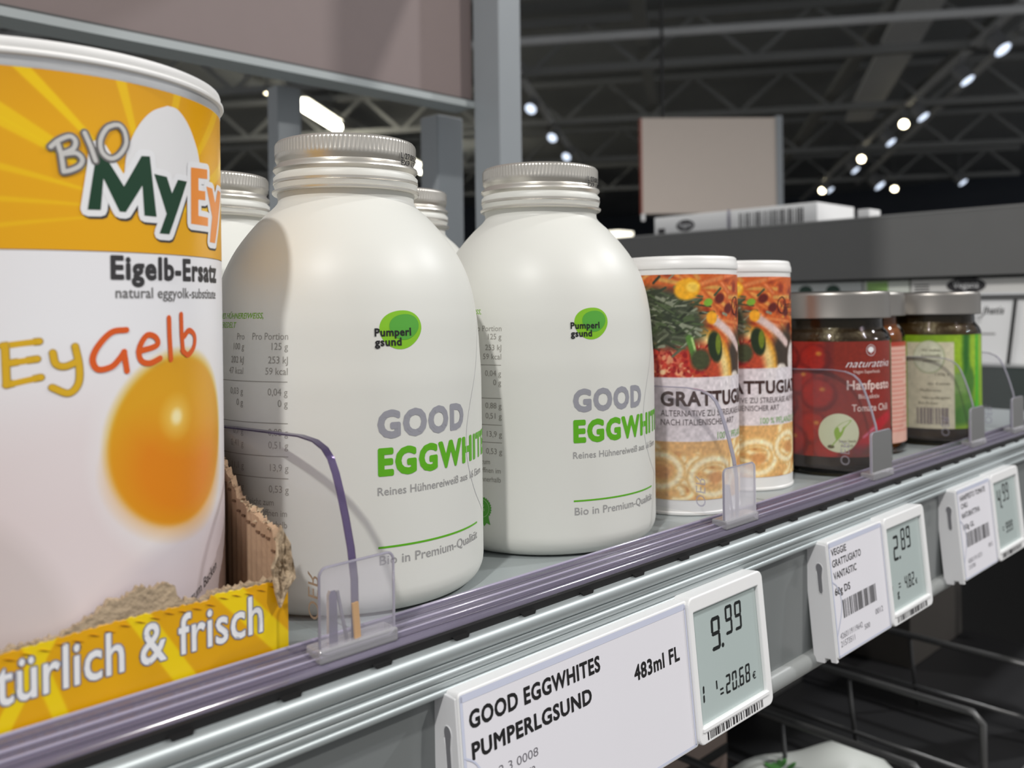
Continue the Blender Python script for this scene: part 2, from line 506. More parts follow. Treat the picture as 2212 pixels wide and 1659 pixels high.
# spot tracks
MT['spot_body'] = mat('spot_housing', (150, 152, 156), 0.4)
MT['spot_on'] = mat('spot_glow', (255, 240, 200), 0.4, emit=7)
MT['spot_dim'] = mat('spot_cold_rim', (206, 218, 236), 0.4, emit=0.9)
def spotlight(pos, aim, on, lab, r=9, L=20, up=18):
    t = thing('track_spotlight', lab, 'spotlight', pos, group='ceiling spotlights')
    d = Vector(aim).normalized(); q = d.to_track_quat('Z', 'Y').to_euler()
    prof = [(0.01, -L * 0.5), (r * 0.8, -L * 0.5), (r, -L * 0.3), (r, L * 0.5), (r * 0.9, L * 0.5), (r * 0.85, L * 0.42), (0.01, L * 0.42)]
    obj('housing', lathe(prof, 20), MT['spot_body'], t, rot=q)
    obj('lens', lathe([(0.01, L * 0.43), (r * 0.84, L * 0.43), (r * 0.84, L * 0.46), (0.01, L * 0.47)], 20), MT['spot_on'] if on else MT['spot_dim'], t, rot=q)
    obj('bracket', bar((0, 0, 0), (0, 0, up), 3 if up < 30 else 1.5), MT['spot_body'], t)
    return t
to_cam = lambda p, k: (Vector((0, 0, 0)) - Vector(p)).normalized() + Vector(k)
TR = [((940, 292, 258), (0.7, -0.6, -0.9), 0, 1, 'large white spotlight at the top right end of the track'),
      ((1030, 352, 256), (0.9, -0.4, -0.8), 0, 1, 'second spotlight down the right track, pale blue'),
      ((1180, 455, 254), (0.9, -0.4, -0.8), 0, 1, 'pale spotlight just right of the brightest warm one'),
      ((1245, 517, 256), (0, 0, -0.2), 1, 1, 'warm glowing spotlight highest on the right track'),
      ((1330, 560, 254), (0.9, -0.4, -0.8), 0, 1, 'pale spotlight between the two upper warm ones'),
      ((1490, 680, 256), (0, 0, -0.2), 1, 1, 'warm glowing spotlight in the middle of the right track'),
      ((1560, 715, 254), (0.9, -0.4, -0.8), 0, 1, 'pale spotlight below the middle warm one'),
      ((1850, 935, 258), (0, 0, -0.2), 1, 1.1, 'warm glowing spotlight lowest on the right track'),
      ((1790, 880, 254), (0.9, -0.4, -0.8), 0, 1, 'pale spotlight beside the lowest warm one'),
      ((1960, 815, 262), (0, 0, -0.6), 1, 1.1, 'glowing spotlight low at right above the shelf top'),
      ((1900, 830, 270), (0.9, -0.4, -0.8), 0, 1.5, 'grey spotlight left of the low glowing one'),
      ((1990, 690, 268), (0.9, -0.4, -0.8), 0, 1.2, 'grey spotlight right of the low glowing one'),
      ((800, 775, 262), (-0.6, 0.3, -0.9), 0, 0.9, 'nearest pale spotlight on the track right of the tall post'),
      ((960, 892, 262), (-0.6, 0.3, -0.9), 0, 0.9, 'second pale spotlight on the track right of the tall post'),
      ((1100, 990, 262), (-0.6, 0.3, -0.9), 0, 0.9, 'third pale spotlight, just above the second bottle cap'),
      ((545, 990, 280), (0, 0, -0.3), 1, 0.8, 'small glowing spot beside the slim post behind the can')]
for i, (p, k, on, sc, lab) in enumerate(TR):
    if i < 9: p = (p[0], 248 + (p[0] - 880) * 0.7, p[2])          # on the right track
    elif 12 <= i < 15: p = (p[0], 670 + (p[0] - 640) * 0.7116, p[2])
    up = 273.9 - p[2] if (i < 9 or 12 <= i < 15) else 345 - p[2]
    spotlight(p, to_cam(p, k), on, lab, (6.5 if on else 9) * sc, 20 * sc, up)
for a, b, lab in (((880, 248, 276), (2150, 1137, 276), 'lamp track at right carrying many spotlights'), ((640, 670, 276), (1330, 1161, 276), 'lamp track beside the tall post'),
                  ((960, 250, 290), (2050, 940, 290), 'bare steel track right of the lit one')):
    o = obj('lamp_track', bar(a, b, 8, 4), MT['steel_light']); tag(o, lab, 'track', 'lamp tracks')
MT['tube_glow'] = mat('tube_glow', (255, 248, 224), 0.4, emit=9)
for a, b, lab in (((618, 1034, 280), (737, 1130, 280), 'long bright fluorescent tube left of the first bottle cap'), ((1020, 1325, 280), (1215, 1470, 280), 'bright fluorescent tube behind the first bottle cap')):
    t = thing('tube_light', lab, 'ceiling light', a, group='fluorescent tubes')
    dv = Vector(b) - Vector(a)
    obj('tube', tube([(0, 0, 0), tuple(dv)], 7, 12), MT['tube_glow'], t)
    obj('reflector', bar((0, 0, 10), tuple(dv + Vector((0, 0, 10))), 18, 4), MT['steel'], t)
    for q_ in (0.2, 0.8): obj('hanger_rod', bar(tuple(dv * q_ + Vector((0, 0, 10))), tuple(dv * q_ + Vector((0, 0, 65))), 1.2), MT['steel'], t)
t = thing('bright_patch', 'small bright patch low in the distance above the shelf', 'display', (862, 700, -110))  # glowing block added for a bright patch of unknown source
obj('glow_block', box(0, 30, 0, 30, 202, 212), mat('patch_glow', (250, 244, 224), 0.5, emit=1.2), t)
obj('stand', box(10, 20, 10, 20, 0, 202), MT['farwall'], t)

# hanging sign box
MT['sign_board'] = mat('beige_sign_board', (196, 184, 174), 0.6, noise=0.02)
t = thing('hanging_sign', 'blank beige sign box hanging over the aisle', 'sign', (184.3, 141.7, 32.0))
u = Vector((0.75, -0.66, 0)).normalized(); w = Vector((0.66, 0.75, 0)).normalized()
def ob_box(o, u, w, a, b, c, d, z0, z1):
    V = [tuple(Vector(o) + u * x + w * y + Vector((0, 0, z))) for x in (a, b) for y in (c, d) for z in (z0, z1)]
    return V, box(0, 1, 0, 1, 0, 1)[1]
obj('face_board', ob_box((0, 0, 0), u, w, 0.25, 35.5, 0, 0.6, 0, 24.8), MT['sign_board'], t)
obj('side_frame', ob_box((0, 0, 0), u, w, 35.5, 37.2, -0.2, 2.5, -0.6, 25.3), MT['post'], t)
obj('edge_strip', ob_box((0, 0, 0), u, w, -0.05, 0.25, 0, 2.2, 0, 24.8), mat('red_edge', (150, 70, 58), 0.5), t)
obj('bottom_frame', ob_box((0, 0, 0), u, w, 0, 35.5, 0.6, 2.4, -0.5, 0.4), MT['lowshelf'], t)
obj('hook', ob_box((0, 0, 0), u, w, 0, 0.8, 0, 0.8, -1.8, 0), MT['white_card'], t)
for x in (6,):
    obj('hanger_rod', tube([tuple(u * x + w * 1 + Vector((0, 0, 24.8))), tuple(u * x + w * 1 + Vector((0, 0, 345 - 32)))], 0.4), MT['black'], t)

# ------------------------------------------------------------------ the shelf run with the products
X0, X1 = -25, 74
sh = thing('product_shelf', 'grey metal shelf carrying the cans, bottles and jars, with ridged silver front rail', 'shelf', (0, 0, 0))
obj('deck', box(X0, X1, 17.3, 56, -0.35, 0), MT['deck'], sh)
for x in (-8.2, 3.4, 12.9, 33.6, 46.0, 61.0): obj('deck_seam', box(x - 0.03, x + 0.03, 19.2, 55, 0, 0.012), MT['slot_line'] if 'slot_line' in MT else MT.setdefault('slot_line', mat('deck_score', (120, 126, 128), 0.4)), sh)
obj('rail_gap', box(X0, X1, 17.08, 17.3, -0.35, 0.16), MT['black'], sh)
rp = [(17.3, -0.02), (17.12, -0.02), (17.03, -0.06)]
zz = -0.06
for h, d in ((0.44, 0.20), (0.20, 0.07), (0.24, 0.12), (0.18, 0.06), (0.20, 0.09)):
    for q in range(1, 8):
        an = pi * q / 8
        rp.append((17.03 - d * sin(an), zz - h * (1 - cos(an)) / 2))
    zz -= h; rp.append((17.03, zz))
rp += [(17.3, zz)]
obj('front_rail', prism_x(rp, X0, X1), MT['rail'], sh, smooth='auto')
obj('price_channel', box(X0, X1, 17.32, 17.6, -6.0, -0.36), MT['channel'], sh)
lp = [(17.5, -5.55)] + [(17.25 - 0.28 * sin(pi * q / 10), -5.55 - 0.36 * (1 - cos(pi * q / 10))) for q in range(11)] + [(17.5, -6.27)]
obj('channel_lip', prism_x(lp, X0, X1), MT['lip'], sh, smooth='auto')
ng = []
x = 12.14 - 2.4 * 12
while x < 60:
    P = [(x - 0.26, 0.03), (x + 0.26, 0.03), (x + 0.22, -0.07), (x + 0.1, -0.10), (x - 0.1, -0.11), (x - 0.2, -0.05)]
    ng.append(prism_y(P, 16.98, 17.2)); x += 2.4
nk = obj('notch', ng[0], MT['black'], sh)
for g in ng[1:]: obj('notch', g, MT['black'], sh)
# side brackets and rear beam hold the deck
obj('rear_beam', box(X0, X1, 55, 58, -6, -0.36), MT['post'], sh)

# clear front strip standing on the deck edge
MT['strip'] = clear_mat('violet_clear_strip', tint=(212, 208, 222), haze=0.45, hazecol=(136, 129, 150), ior=1.45, rough=0.12)
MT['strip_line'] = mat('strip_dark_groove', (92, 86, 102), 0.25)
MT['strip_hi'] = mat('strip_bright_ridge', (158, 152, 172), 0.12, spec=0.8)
fs = thing('front_strip', 'clear violet plastic strip along the shelf front edge', 'strip', (0, 0, 0))
obj('strip_body', prism_x([(18.25, 0.01), (18.25, 0.52), (18.15, 0.55), (18.0, 0.46), (17.55, 0.40), (17.32, 0.30), (17.22, 0.14), (17.22, 0.01)], X0, X1), MT['strip'], fs, smooth='auto')
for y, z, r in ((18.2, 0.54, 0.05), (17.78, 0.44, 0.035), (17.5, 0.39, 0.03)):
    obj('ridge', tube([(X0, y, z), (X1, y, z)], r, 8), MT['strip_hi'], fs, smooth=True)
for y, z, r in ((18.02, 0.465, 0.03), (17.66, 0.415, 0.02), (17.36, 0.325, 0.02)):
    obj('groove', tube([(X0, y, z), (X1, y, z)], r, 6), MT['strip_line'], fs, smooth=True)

# ------------------------------------------------------------------ acrylic dividers
DP = [(17.54, 0.42), (17.54, 1.25), (17.55, 1.95), (17.66, 2.65), (17.84, 3.32), (18.02, 3.88), (18.2, 4.35), (18.38, 4.68), (18.62, 4.90), (19.0, 5.05), (19.6, 5.12), (24.5, 5.06), (24.5, 0.42)]
def divider(x, toe, lab, violet):
    t = thing('shelf_divider', lab, 'divider', (x, 17.4, 0), group='clear shelf dividers')
    rz = radians(toe)
    P = [(y - 17.4, z) for y, z in DP]
    obj('panel', prism_x(P, -0.07, 0.07), MT['acrylic'], t, rot=(0, 0, rz))
    V = []; Fc = []
    E_ = P[:12]
    for i, (y, z) in enumerate(E_):
        y2, z2 = E_[min(i + 1, 11)]; y1, z1 = E_[max(i - 1, 0)]
        dy, dz = y2 - y1, z2 - z1; L = hypot(dy, dz); ny, nz = -dz / L * 0.02, dy / L * 0.02
        for sx, k in ((-0.1, 1), (0.1, 1), (0.1, -1), (-0.1, -1)): V.append((sx, y + ny * k, z + nz * k))
        if i:
            a = (i - 1) * 4; b = i * 4
            for q in range(4): Fc.append((a + q, a + (q + 1) % 4, b + (q + 1) % 4, b + q))
    obj('front_edge', (V, Fc), MT['acrylic_edge'] if violet else MT['acrylic_edge_pale'], t, rot=(0, 0, rz), smooth='auto')
    pl = rrect(-1.03, 1.03, 0.45, 2.42, 0.2)
    n = len(pl); P0 = prism_y(pl, -0.02, 0.1)
    obj('clip_plate', P0, MT['acrylic_plate'] if violet else MT['acrylic_plate_bounce'], t)
    rim = [(a, 0.04, b) for a, b in pl] + [pl[0][0:1] + (0.04,) + pl[0][1:2]]
    obj('plate_rim', tube([(a, 0.04, b) for a, b in pl + pl[:1]], 0.035, 6), MT['acrylic_edge_pale'], t, smooth=True)
    obj('clip_foot', box(-1.12, 1.05, -0.12, 0.5, 0.30, 0.62), MT['foot'], t, bevel=0.05)
    st = prism_y([(-0.72, 0.5), (-0.48, 0.5), (-0.50, 1.72), (-0.55, 1.82), (-0.66, 1.82), (-0.71, 1.72)], 0.14, 0.24)
    obj('clip_tongue', st, MT['acrylic_edge'] if violet else MT['acrylic_edge_pale'], t)
    obj('clip_pin', tube([(-0.45, 0.2, 1.76), (-0.2, 0.2, 0.55)], 0.045, 8), MT['acrylic_edge_pale'], t, smooth=True)
    if violet:
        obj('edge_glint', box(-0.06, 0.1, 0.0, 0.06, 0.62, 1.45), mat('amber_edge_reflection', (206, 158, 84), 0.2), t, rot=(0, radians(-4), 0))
    g = text2('OER', 0.42, 1.15, bold=-0.0)
    g3 = [(-0.10, 1.55 - b + 0.0, 0.75 + a) for a, b in g[0]], g[1]
    obj('moulded_letters', ([(-0.085, 1.85 - b, 0.70 + a) for a, b in g[0]], g[1]), MT['acrylic_edge_pale'], t, rot=(0, 0, rz))
    return t
divider(11.75, 4.5, 'clear divider with violet edge between the torn box and the first bottle', True)
divider(28.2, 0, 'clear divider between the second bottle and the first pasta-cheese can', False)
divider(40.1, 5, 'clear divider in front of the red tomato jar', False)
divider(52.4, 3.5, 'clear divider in front of the green-labelled jar', False)
divider(59.3, 0, 'clear divider farthest right, past the green-labelled jar', False)

# ================================================================== products
LOGO={
 'M':[(1.51,10.32),(1.65,11.21),(1.68,11.59),(1.76,11.58),(2.24,10.85),(2.64,11.53),(2.84,11.55),(2.99,10.28),(2.69,10.28),(2.65,10.91),(2.27,10.32),(2.14,10.32),(1.82,10.97),(1.76,10.33)],
 'y':[(2.94,11.19),(3.28,11.17),(3.42,10.83),(3.61,11.15),(3.91,11.15),(3.33,9.93),(3.06,9.93),(3.26,10.37)],
 'E':[(4.06,11.49),(4.8,11.55),(4.8,11.33),(4.36,11.29),(4.36,11.01),(4.68,11.03),(4.68,10.82),(4.35,10.8),(4.34,10.43),(4.82,10.43),(4.8,10.23),(4.04,10.22)],
 'y2':[(4.74,11.15),(5.1,11.15),(5.3,10.83),(5.56,11.17),(5.94,11.17),(5.26,9.87),(4.9,9.87),(5.07,10.48)],
 'egg':[(3.34,12.72),(3.63,12.7),(3.93,12.5),(4.18,12.2),(4.38,11.84),(4.47,11.45),(4.36,11.08),(3.57,10.8),(2.82,10.81),(2.32,11.0),(2.28,11.32),(2.37,11.73),(2.6,12.18),(2.92,12.52)],
 'B1':[(0.86,11.51),(1.0,11.65),(1.2,11.75),(1.3,11.66),(1.25,11.5),(1.04,11.38)],
 'B2':[(1.04,11.38),(1.3,11.43),(1.42,11.32),(1.37,11.18),(1.21,11.08),(1.08,11.04)],
 'B3':[(0.97,11.63),(1.04,11.38),(1.08,11.05)],
 'I':[(1.47,11.85),(1.58,11.59),(1.67,11.31)],
 'O':[(2.05,12.09),(1.89,11.99),(1.77,11.74),(1.8,11.5),(1.96,11.39),(2.14,11.48),(2.29,11.72),(2.27,11.96),(2.17,12.09),(2.05,12.09)],
}
HAND={
 'E':[[(0.0,7.64),(0.62,7.71)],[(0.04,7.64),(0.06,6.89)],[(0.08,7.3),(0.58,7.37)],[(0.05,6.89),(0.64,7.01)]],
 'y':[[(0.85,7.48),(0.9,7.26),(1.06,7.2),(1.27,7.28)],[(1.25,7.59),(1.32,7.2),(1.3,6.85),(1.12,6.67),(0.83,6.8)]],
 'G':[[(2.26,7.89),(1.95,7.85),(1.68,7.58),(1.57,7.31),(1.67,7.11),(1.94,7.15),(2.12,7.32),(2.21,7.44)],[(2.2,7.44),(2.26,7.04)]],
 'e':[[(2.52,7.43),(2.96,7.54),(2.94,7.71),(2.72,7.76),(2.54,7.5),(2.57,7.25),(2.78,7.17),(3.05,7.26)]],
 'l':[[(3.3,8.12),(3.31,7.72),(3.34,7.22)]],
 'b':[[(3.67,8.19),(3.68,7.75),(3.72,7.36)],[(3.69,7.4),(3.89,7.29),(4.11,7.47),(4.13,7.71),(3.93,7.83),(3.75,7.7)]],
}
# ---- white bottles ------------------------------------------------
BR = 4.09
BPROF = [(0.01, 0.10), (2.9, 0.10), (3.25, 0.02), (3.55, 0.02), (3.78, 0.09), (3.95, 0.24), (4.05, 0.44), (4.085, 0.62), (4.09, 0.8), (4.09, 1.0), (4.09, 1.3), (4.09, 3.0), (4.09, 5.6), (4.085, 6.3), (4.05, 6.9), (4.0, 7.7), (3.94, 8.2), (3.84, 8.75), (3.68, 9.3),
         (3.46, 9.78), (3.22, 10.18), (2.87, 10.64), (2.5, 11.05), (2.27, 11.26), (2.12, 11.42), (2.06, 11.6), (2.05, 12.4), (0.01, 12.5)]
_zz = [z for r, z in BPROF[5:25]]; _rr = [r for r, z in BPROF[5:25]]
brf = lambda z: float(np.interp(z, _zz, _rr))
def smooth_prof(P, n=4):
    return [(max(0.005, r), z) for r, z in catmull(P, n)]
def screw_cap():
    pr = [(2.02, 11.74), (2.20, 11.74), (2.235, 11.78), (2.235, 11.83), (2.17, 11.86), (2.08, 11.90), (2.07, 11.95), (2.13, 12.01), (2.20, 12.06), (2.20, 12.13), (2.12, 12.21), (2.06, 12.27), (2.07, 12.33),
          (2.15, 12.41), (2.20, 12.47), (2.18, 12.54), (2.10, 12.60), (2.07, 12.65), (2.10, 12.72), (2.135, 12.78), (2.135, 12.90), (2.135, 12.93), (2.135, 13.20), (2.13, 13.25), (2.08, 13.31), (2.0, 13.34), (1.6, 13.34), (0.01, 13.34)]
    N = 420; n = len(pr); V = []; Fc = []
    for i in range(N):
        a = 2 * pi * i / N
        k = 0.03 * (0.5 - 0.5 * cos(105 * a))
        tw = 0.035 * sin(a + 0.6)
        for j, (r, z) in enumerate(pr):
            if j in (21, 22): r = r - k + 0.012
            if 6 <= j <= 17: z = z + tw * (1 if 7 <= j <= 16 else 0.4)
            V.append((r * cos(a), r * sin(a), z))
    for i in range(N):
        j = (i + 1) % N
        for k in range(n - 1): Fc.append((i * n + k, j * n + k, j * n + k + 1, i * n + k + 1))
    return V, Fc
LBL = {}
def make_bottle():
    t = thing('egg_white_bottle', '', 'bottle', (15.48, 23.29, 0), group='white egg-white bottles')
    obj('body', lathe([(r, z) for r, z in smooth_prof(BPROF)], 128), MT['white_plastic'], t, smooth=True)
    cap = obj('screw_cap', screw_cap(), MT['alu'], t, smooth='auto')
    g = []
    for r_, (x, s) in enumerate(((0, 'L 27.08.20'), (0, 'EXP 12:41'))):
        g.append(xf2(text2(s, 0.17, 1.1, bold=0.02), 0, 12.72 - 0.21 * r_))
    obj('date_stamp', wrap(join2(*g), 284, 2.14, 6), MT['ink_black'], cap, label='black dotted date stamp')
    W_ = lambda g, th, layer=1, step=None: wrap(g, th, BR, layer, step, brf)
    # brand mark
    wob = lambda a: 0.05 * sin(2 * a + 0.9) + 0.03 * sin(3 * a)
    mk = obj('brand_blob', W_(cut_x(ell2(0, 7.70, 0.61, 0.545, 48, wob=wob), 0.1, 0.12), 257, 1), MT['ink_lime'], t, label='lime green round brand blob')
    obj('inner_blob', W_(cut_x(ell2(0.03, 7.77, 0.43, 0.36, 40, wob=wob), 0.1, 0.12), 258, 2), MT['ink_leaf'], mk)
    obj('brand_lettering', W_(join2(xf2(text2('Pumperl', 0.20, 1.06, bold=0.03), 0, 7.53), xf2(text2('gsund', 0.20, 0.76, bold=0.03), 0, 7.27)), 246.2, 3), MT['ink_black'], mk)
    obj('title_lettering', W_(xf2(text2('GOOD', 0.66, 2.98, bold=0.052), 0.03, 4.84), 246.2, 1, 0.2), MT['ink_grey'], t, label='grey title word')
    obj('subtitle_lettering', W_(xf2(text2('EGGWHITES', 0.66, 5.35, bold=0.052), 0.03, 3.83), 246.2, 1, 0.2), MT['ink_green'], t, label='green title word')
    obj('small_lettering', W_(join2(xf2(text2('Reines Hühnereiweiß aus 16 Eiern', 0.21, 4.33, bold=0.006), 0, 3.28), xf2(text2('Bio in Premium-Qualität', 0.24, 3.82, bold=0.006), 0.03, 1.43)), 246.4, 1), MT['ink_midgrey'], t)
    obj('green_rule', W_(rect2(0, 1.86, 3.87, 1.915), 246.4, 1, 0.15), MT['ink_green'], t)
    ln = catmull([(9.0 * 0, 7.9), (-0.55, 6.9), (-1.35, 5.4), (-1.6, 4.5), (-1.5, 3.7), (-1.0, 2.8), (-0.2, 2.1)], 6)
    obj('spoon_outline', W_(stroke2(ln, 0.022, False), 313, 1), mat('ink_faint_grey', (196, 196, 198), 0.5), t)
    rows = [('Pro', 'Pro Portion', 7.47), ('100 g', '125 g', 7.20), ('202 kJ', '253 kJ', 6.84), ('47 kcal', '59 kcal', 6.54), ('0,03 g', '0,04 g', 5.99), ('0 g', '0 g', 5.69),
            ('0,7 g', '0,88 g', 4.92), ('0,41 g', '0,51 g', 4.58), ('11,1 g', '13,9 g', 3.98), ('0,42 g', '0,53 g', 3.41)]
    g = []
    for a, b, z in rows:
        g.append(xf2(text2(b, 0.185, xs=0.92, align='R'), 0, z)); g.append(xf2(text2(a, 0.175, xs=0.9, align='R'), -1.48, z))
    for s, z in (('Nur leicht zum', 3.06), ('Nach dem Öffnen im', 2.78), ('innerhalb', 2.48)):
        g.append(xf2(text2(s, 0.17, xs=0.85, align='R'), -0.06 if s[1] != 'u' else -0.45, z))
    tb = obj('nutrition_table', W_(join2(*g), 213.3, 1), MT['ink_table'], t)
    g = [rect2(-3.2, z, 0, z + 0.022) for z in (6.34, 5.24, 4.36, 3.78)]
    obj('table_rules', W_(join2(*g), 213.3, 1, 0.15), MT['ink_table'], tb)
    g = [xf2(text2('REINES HÜHNEREIWEISS,', 0.15, 2.35, bold=0.012, shear=0.2, align='R'), -0.81, 8.04), xf2(text2('VEREDELT', 0.15, 0.95, bold=0.012, shear=0.2, align='R'), -1.88, 7.79)]
    obj('green_heading', W_(join2(*g), 213.3, 1), MT['ink_lime'], t)
    se = []
    for k in range(28):
        a0 = 2 * pi * k / 28; a1 = 2 * pi * (k + 0.5) / 28; a2 = 2 * pi * (k + 1) / 28
        se.append(poly2([(0, 1.58), (0.36 * cos(a0), 1.58 + 0.36 * sin(a0)), (0.40 * cos(a1), 1.58 + 0.40 * sin(a1)), (0.36 * cos(a2), 1.58 + 0.36 * sin(a2))]))
    se += [poly2([(-0.25, 1.4), (0.02, 1.3), (-0.1, 0.98), (-0.2, 1.1), (-0.34, 1.05)]), poly2([(0.25, 1.4), (-0.02, 1.3), (0.1, 0.98), (0.2, 1.1), (0.34, 1.05)])]
    sl = obj('award_seal', W_(join2(*se), 202, 1), MT['ink_leaf'], t, label='green rosette seal')
    ring = join2(stroke2([(0.30 * cos(2 * pi * k / 36), 1.58 + 0.30 * sin(2 * pi * k / 36)) for k in range(37)], 0.012, False), xf2(text2('BIO', 0.09, 0.22), -0.11, 1.63), xf2(text2('2020', 0.09, 0.26), -0.13, 1.49))
    obj('seal_lettering', W_(ring, 202, 2), mat('ink_pale_green', (190, 220, 170), 0.5), sl)
    return t
b1 = make_bottle()
b1['label'] = 'white egg-white bottle in front, the nearest one, beside the torn yellow box'
for (x, y, rz, lab) in ((23.785, 22.984, -8.8, 'second white egg-white bottle, touching the pasta-cheese can'),
                        (15.33, 32.3, 40, 'white bottle mostly hidden between the big yellow can and the nearest bottle'),
                        (23.58, 31.5, 75, 'white bottle of which only the cap shows between the two front bottles')):
    c = copy_tree(b1); c.location = Vector((x, y, 0)) * S; c.rotation_euler = (0, 0, radians(rz)); c['label'] = lab

# ---- big yellow and white can ------------------------------------
CR = 4.3
MT['can_white'] = mat('can_label_white', (234, 232, 234), 0.32)
MT['can_lid'] = mat('can_lid_plastic', (240, 239, 237), 0.5)
MT['can_rim'] = mat('can_foil_rim', (222, 223, 224), 0.30, 0.6, noise=0.05, nscale=300)
MT['print'] = attr_mat('printed_label', 0.30)
MT['print_matte'] = attr_mat('printed_label_matte', 0.42)
def make_big_can():
    t = thing('egg_substitute_can', '', 'can', (6.43, 23.0, 0.16), group='yellow and white cans')
    dz = -0.16
    g = lathe([(0.01, 0), (4.1, 0), (4.25, 0.05), (4.28, 0.15), (4.28, 13.0), (4.2, 13.05)], 128)
    obj('body', g, MT['can_white'], t, smooth='auto')
    obj('foil_rim', lathe([(4.2, 12.85), (4.305, 12.855), (4.315, 12.9), (4.305, 13.04), (4.31, 13.09), (4.2, 13.10)], 160), MT['can_rim'], t, smooth='auto')
    obj('lid', lathe([(4.2, 13.08), (4.34, 13.085), (4.385, 13.10), (4.40, 13.13), (4.395, 13.17), (4.36, 13.195), (4.315, 13.205), (4.305, 13.23), (4.325, 13.26), (4.33, 13.36), (4.31, 13.42), (4.25, 13.45), (4.12, 13.45), (4.02, 13.40), (3.95, 13.28), (0.01, 13.26)], 160), MT['can_lid'], t, smooth='auto')
    # yellow band with rays
    a0, a1 = -3.6, 8.2
    cv = Canvas(a0, a1, 9.5 + dz, 12.87, 0.026, (234, 170, 4))
    dtop = np.clip((cv.Y - 11.8) / 1.1, 0, 1); cv.blend(0.35 * dtop, (206, 140, 10))
    for ex, ey, hw, al in ((0.45, 12.95, 0.032, 0.9), (2.25, 12.9, 0.04, 0.7), (3.62, 12.9, 0.04, 0.6), (0.0, 11.95, 0.026, 0.8), (0, 11.08, 0.022, 0.6), (0, 10.46, 0.018, 0.5), (0, 9.96, 0.015, 0.45), (5.2, 12.7, 0.04, 0.5), (6.6, 12.0, 0.05, 0.6), (-1.2, 12.9, 0.04, 0.8), (6.9, 11.0, 0.05, 0.6)):
        cv.wedge(2.93, 10.2, ex, ey + dz, hw, (246, 206, 4), 0.6, al)
    cv.build('yellow_band', round_place(248, CR), MT['print'], t)
    # white part with the egg-yolk picture
    cv = Canvas(a0, a1, 0.3, 9.48 + dz, 0.045, (238, 237, 240))
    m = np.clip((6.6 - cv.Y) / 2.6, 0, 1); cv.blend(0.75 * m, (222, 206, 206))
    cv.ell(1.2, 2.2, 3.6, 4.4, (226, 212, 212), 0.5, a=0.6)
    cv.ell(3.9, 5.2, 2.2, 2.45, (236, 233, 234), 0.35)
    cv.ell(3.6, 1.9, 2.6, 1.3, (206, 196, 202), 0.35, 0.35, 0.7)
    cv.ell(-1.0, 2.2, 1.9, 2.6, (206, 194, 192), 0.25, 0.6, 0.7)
    cv.ell(3.62, 5.35, 1.80, 1.88, (222, 178, 60), 0.14, -0.35)
    cv.ell(3.62, 5.28, 1.74, 1.82, (222, 160, 24), 0.06, -0.35)
    cv.ell(3.6, 4.7, 1.5, 1.25, (226, 134, 20), 0.7, -0.2)
    cv.ell(3.75, 5.9, 1.15, 0.75, (228, 166, 30), 0.9, -0.3, 0.7)
    cv.ell(3.50, 5.80, 0.34, 0.36, (240, 196, 90), 1.2)
    cv.ell(3.50, 5.80, 0.15, 0.16, (252, 236, 180), 0.9)
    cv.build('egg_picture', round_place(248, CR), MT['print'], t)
    z_ = lambda L: [(a, b + dz) for a, b in L]
    P = {k: poly2(z_(v)) for k, v in LOGO.items() if k in ('M', 'y', 'E', 'y2')}
    egg = catmull(z_(LOGO['egg']) + [z_(LOGO['egg'])[0]], 5)[:-1]
    W_ = lambda g, layer, step=None: wrap(g, 248, CR, layer, step)
    lg = obj('logo_shadow', W_(xf2(join2(*[outline2(P[k], 0.26) for k in P]), 0.04, -0.05), 2, 0.25), MT['ink_dark'], t)
    obj('logo_egg', W_(poly2(egg), 3, 0.2), mat('ink_egg_white', (232, 231, 232), 0.32), t, label='white egg shape behind the logo letters')
    obj('logo_outline', W_(join2(*[outline2(P[k], 0.27) for k in P]), 4, 0.25), MT['ink_white'], t)
    obj('logo_green_letters', W_(join2(P['M'], P['y']), 5, 0.15), mat('ink_dark_green', (14, 60, 36), 0.35), t)
    obj('logo_orange_letters', W_(join2(P['E'], P['y2']), 5, 0.15), mat('ink_orange', (240, 146, 58), 0.35), t)
    B = [catmull(z_(LOGO['B1']) + z_(LOGO['B2'])[1:], 5), z_(LOGO['B3']), z_(LOGO['I']), catmull(z_(LOGO['O']), 5)]
    obj('bio_outline', W_(join2(*[stroke2(b, 0.17) for b in B]), 5), mat('ink_slate', (112, 108, 108), 0.4), t)
    obj('bio_letters', W_(join2(*[stroke2(b, 0.085) for b in B]), 6), mat('ink_silver', (205, 203, 200), 0.4), t)
    obj('title_lettering', W_(xf2(text2('Eigelb-Ersatz', 0.45, 3.42, bold=0.042), (273.9 - 248) * 0.07505, 8.95 + dz), 2, 0.2), MT['ink_dark'], t)
    obj('small_lettering', W_(xf2(text2('natural eggyolk-substitute', 0.22, 3.25, bold=0.012), (275.2 - 248) * 0.07505, 8.55 + dz), 2, 0.2), mat('ink_stone', (110, 108, 108), 0.4), t)
    yl = [catmull(z_(s), 6) if len(s) > 2 else z_(s) for k in 'Ey' for s in HAND[k]]
    og = [catmull(z_(s), 6) if len(s) > 2 else z_(s) for k in 'Gelb' for s in HAND[k]]
    obj('hand_outline', W_(join2(*[stroke2(s, 0.155) for s in yl]), 2), mat('ink_ochre', (176, 150, 84), 0.4), t)
    obj('hand_yellow_letters', W_(join2(*[stroke2(s, 0.12) for s in yl]), 3), mat('ink_yellow', (220, 174, 30), 0.4), t)
    obj('hand_orange_letters', W_(join2(*[stroke2(s, 0.125) for s in og]), 3), mat('ink_red_orange', (222, 92, 26), 0.4), t)
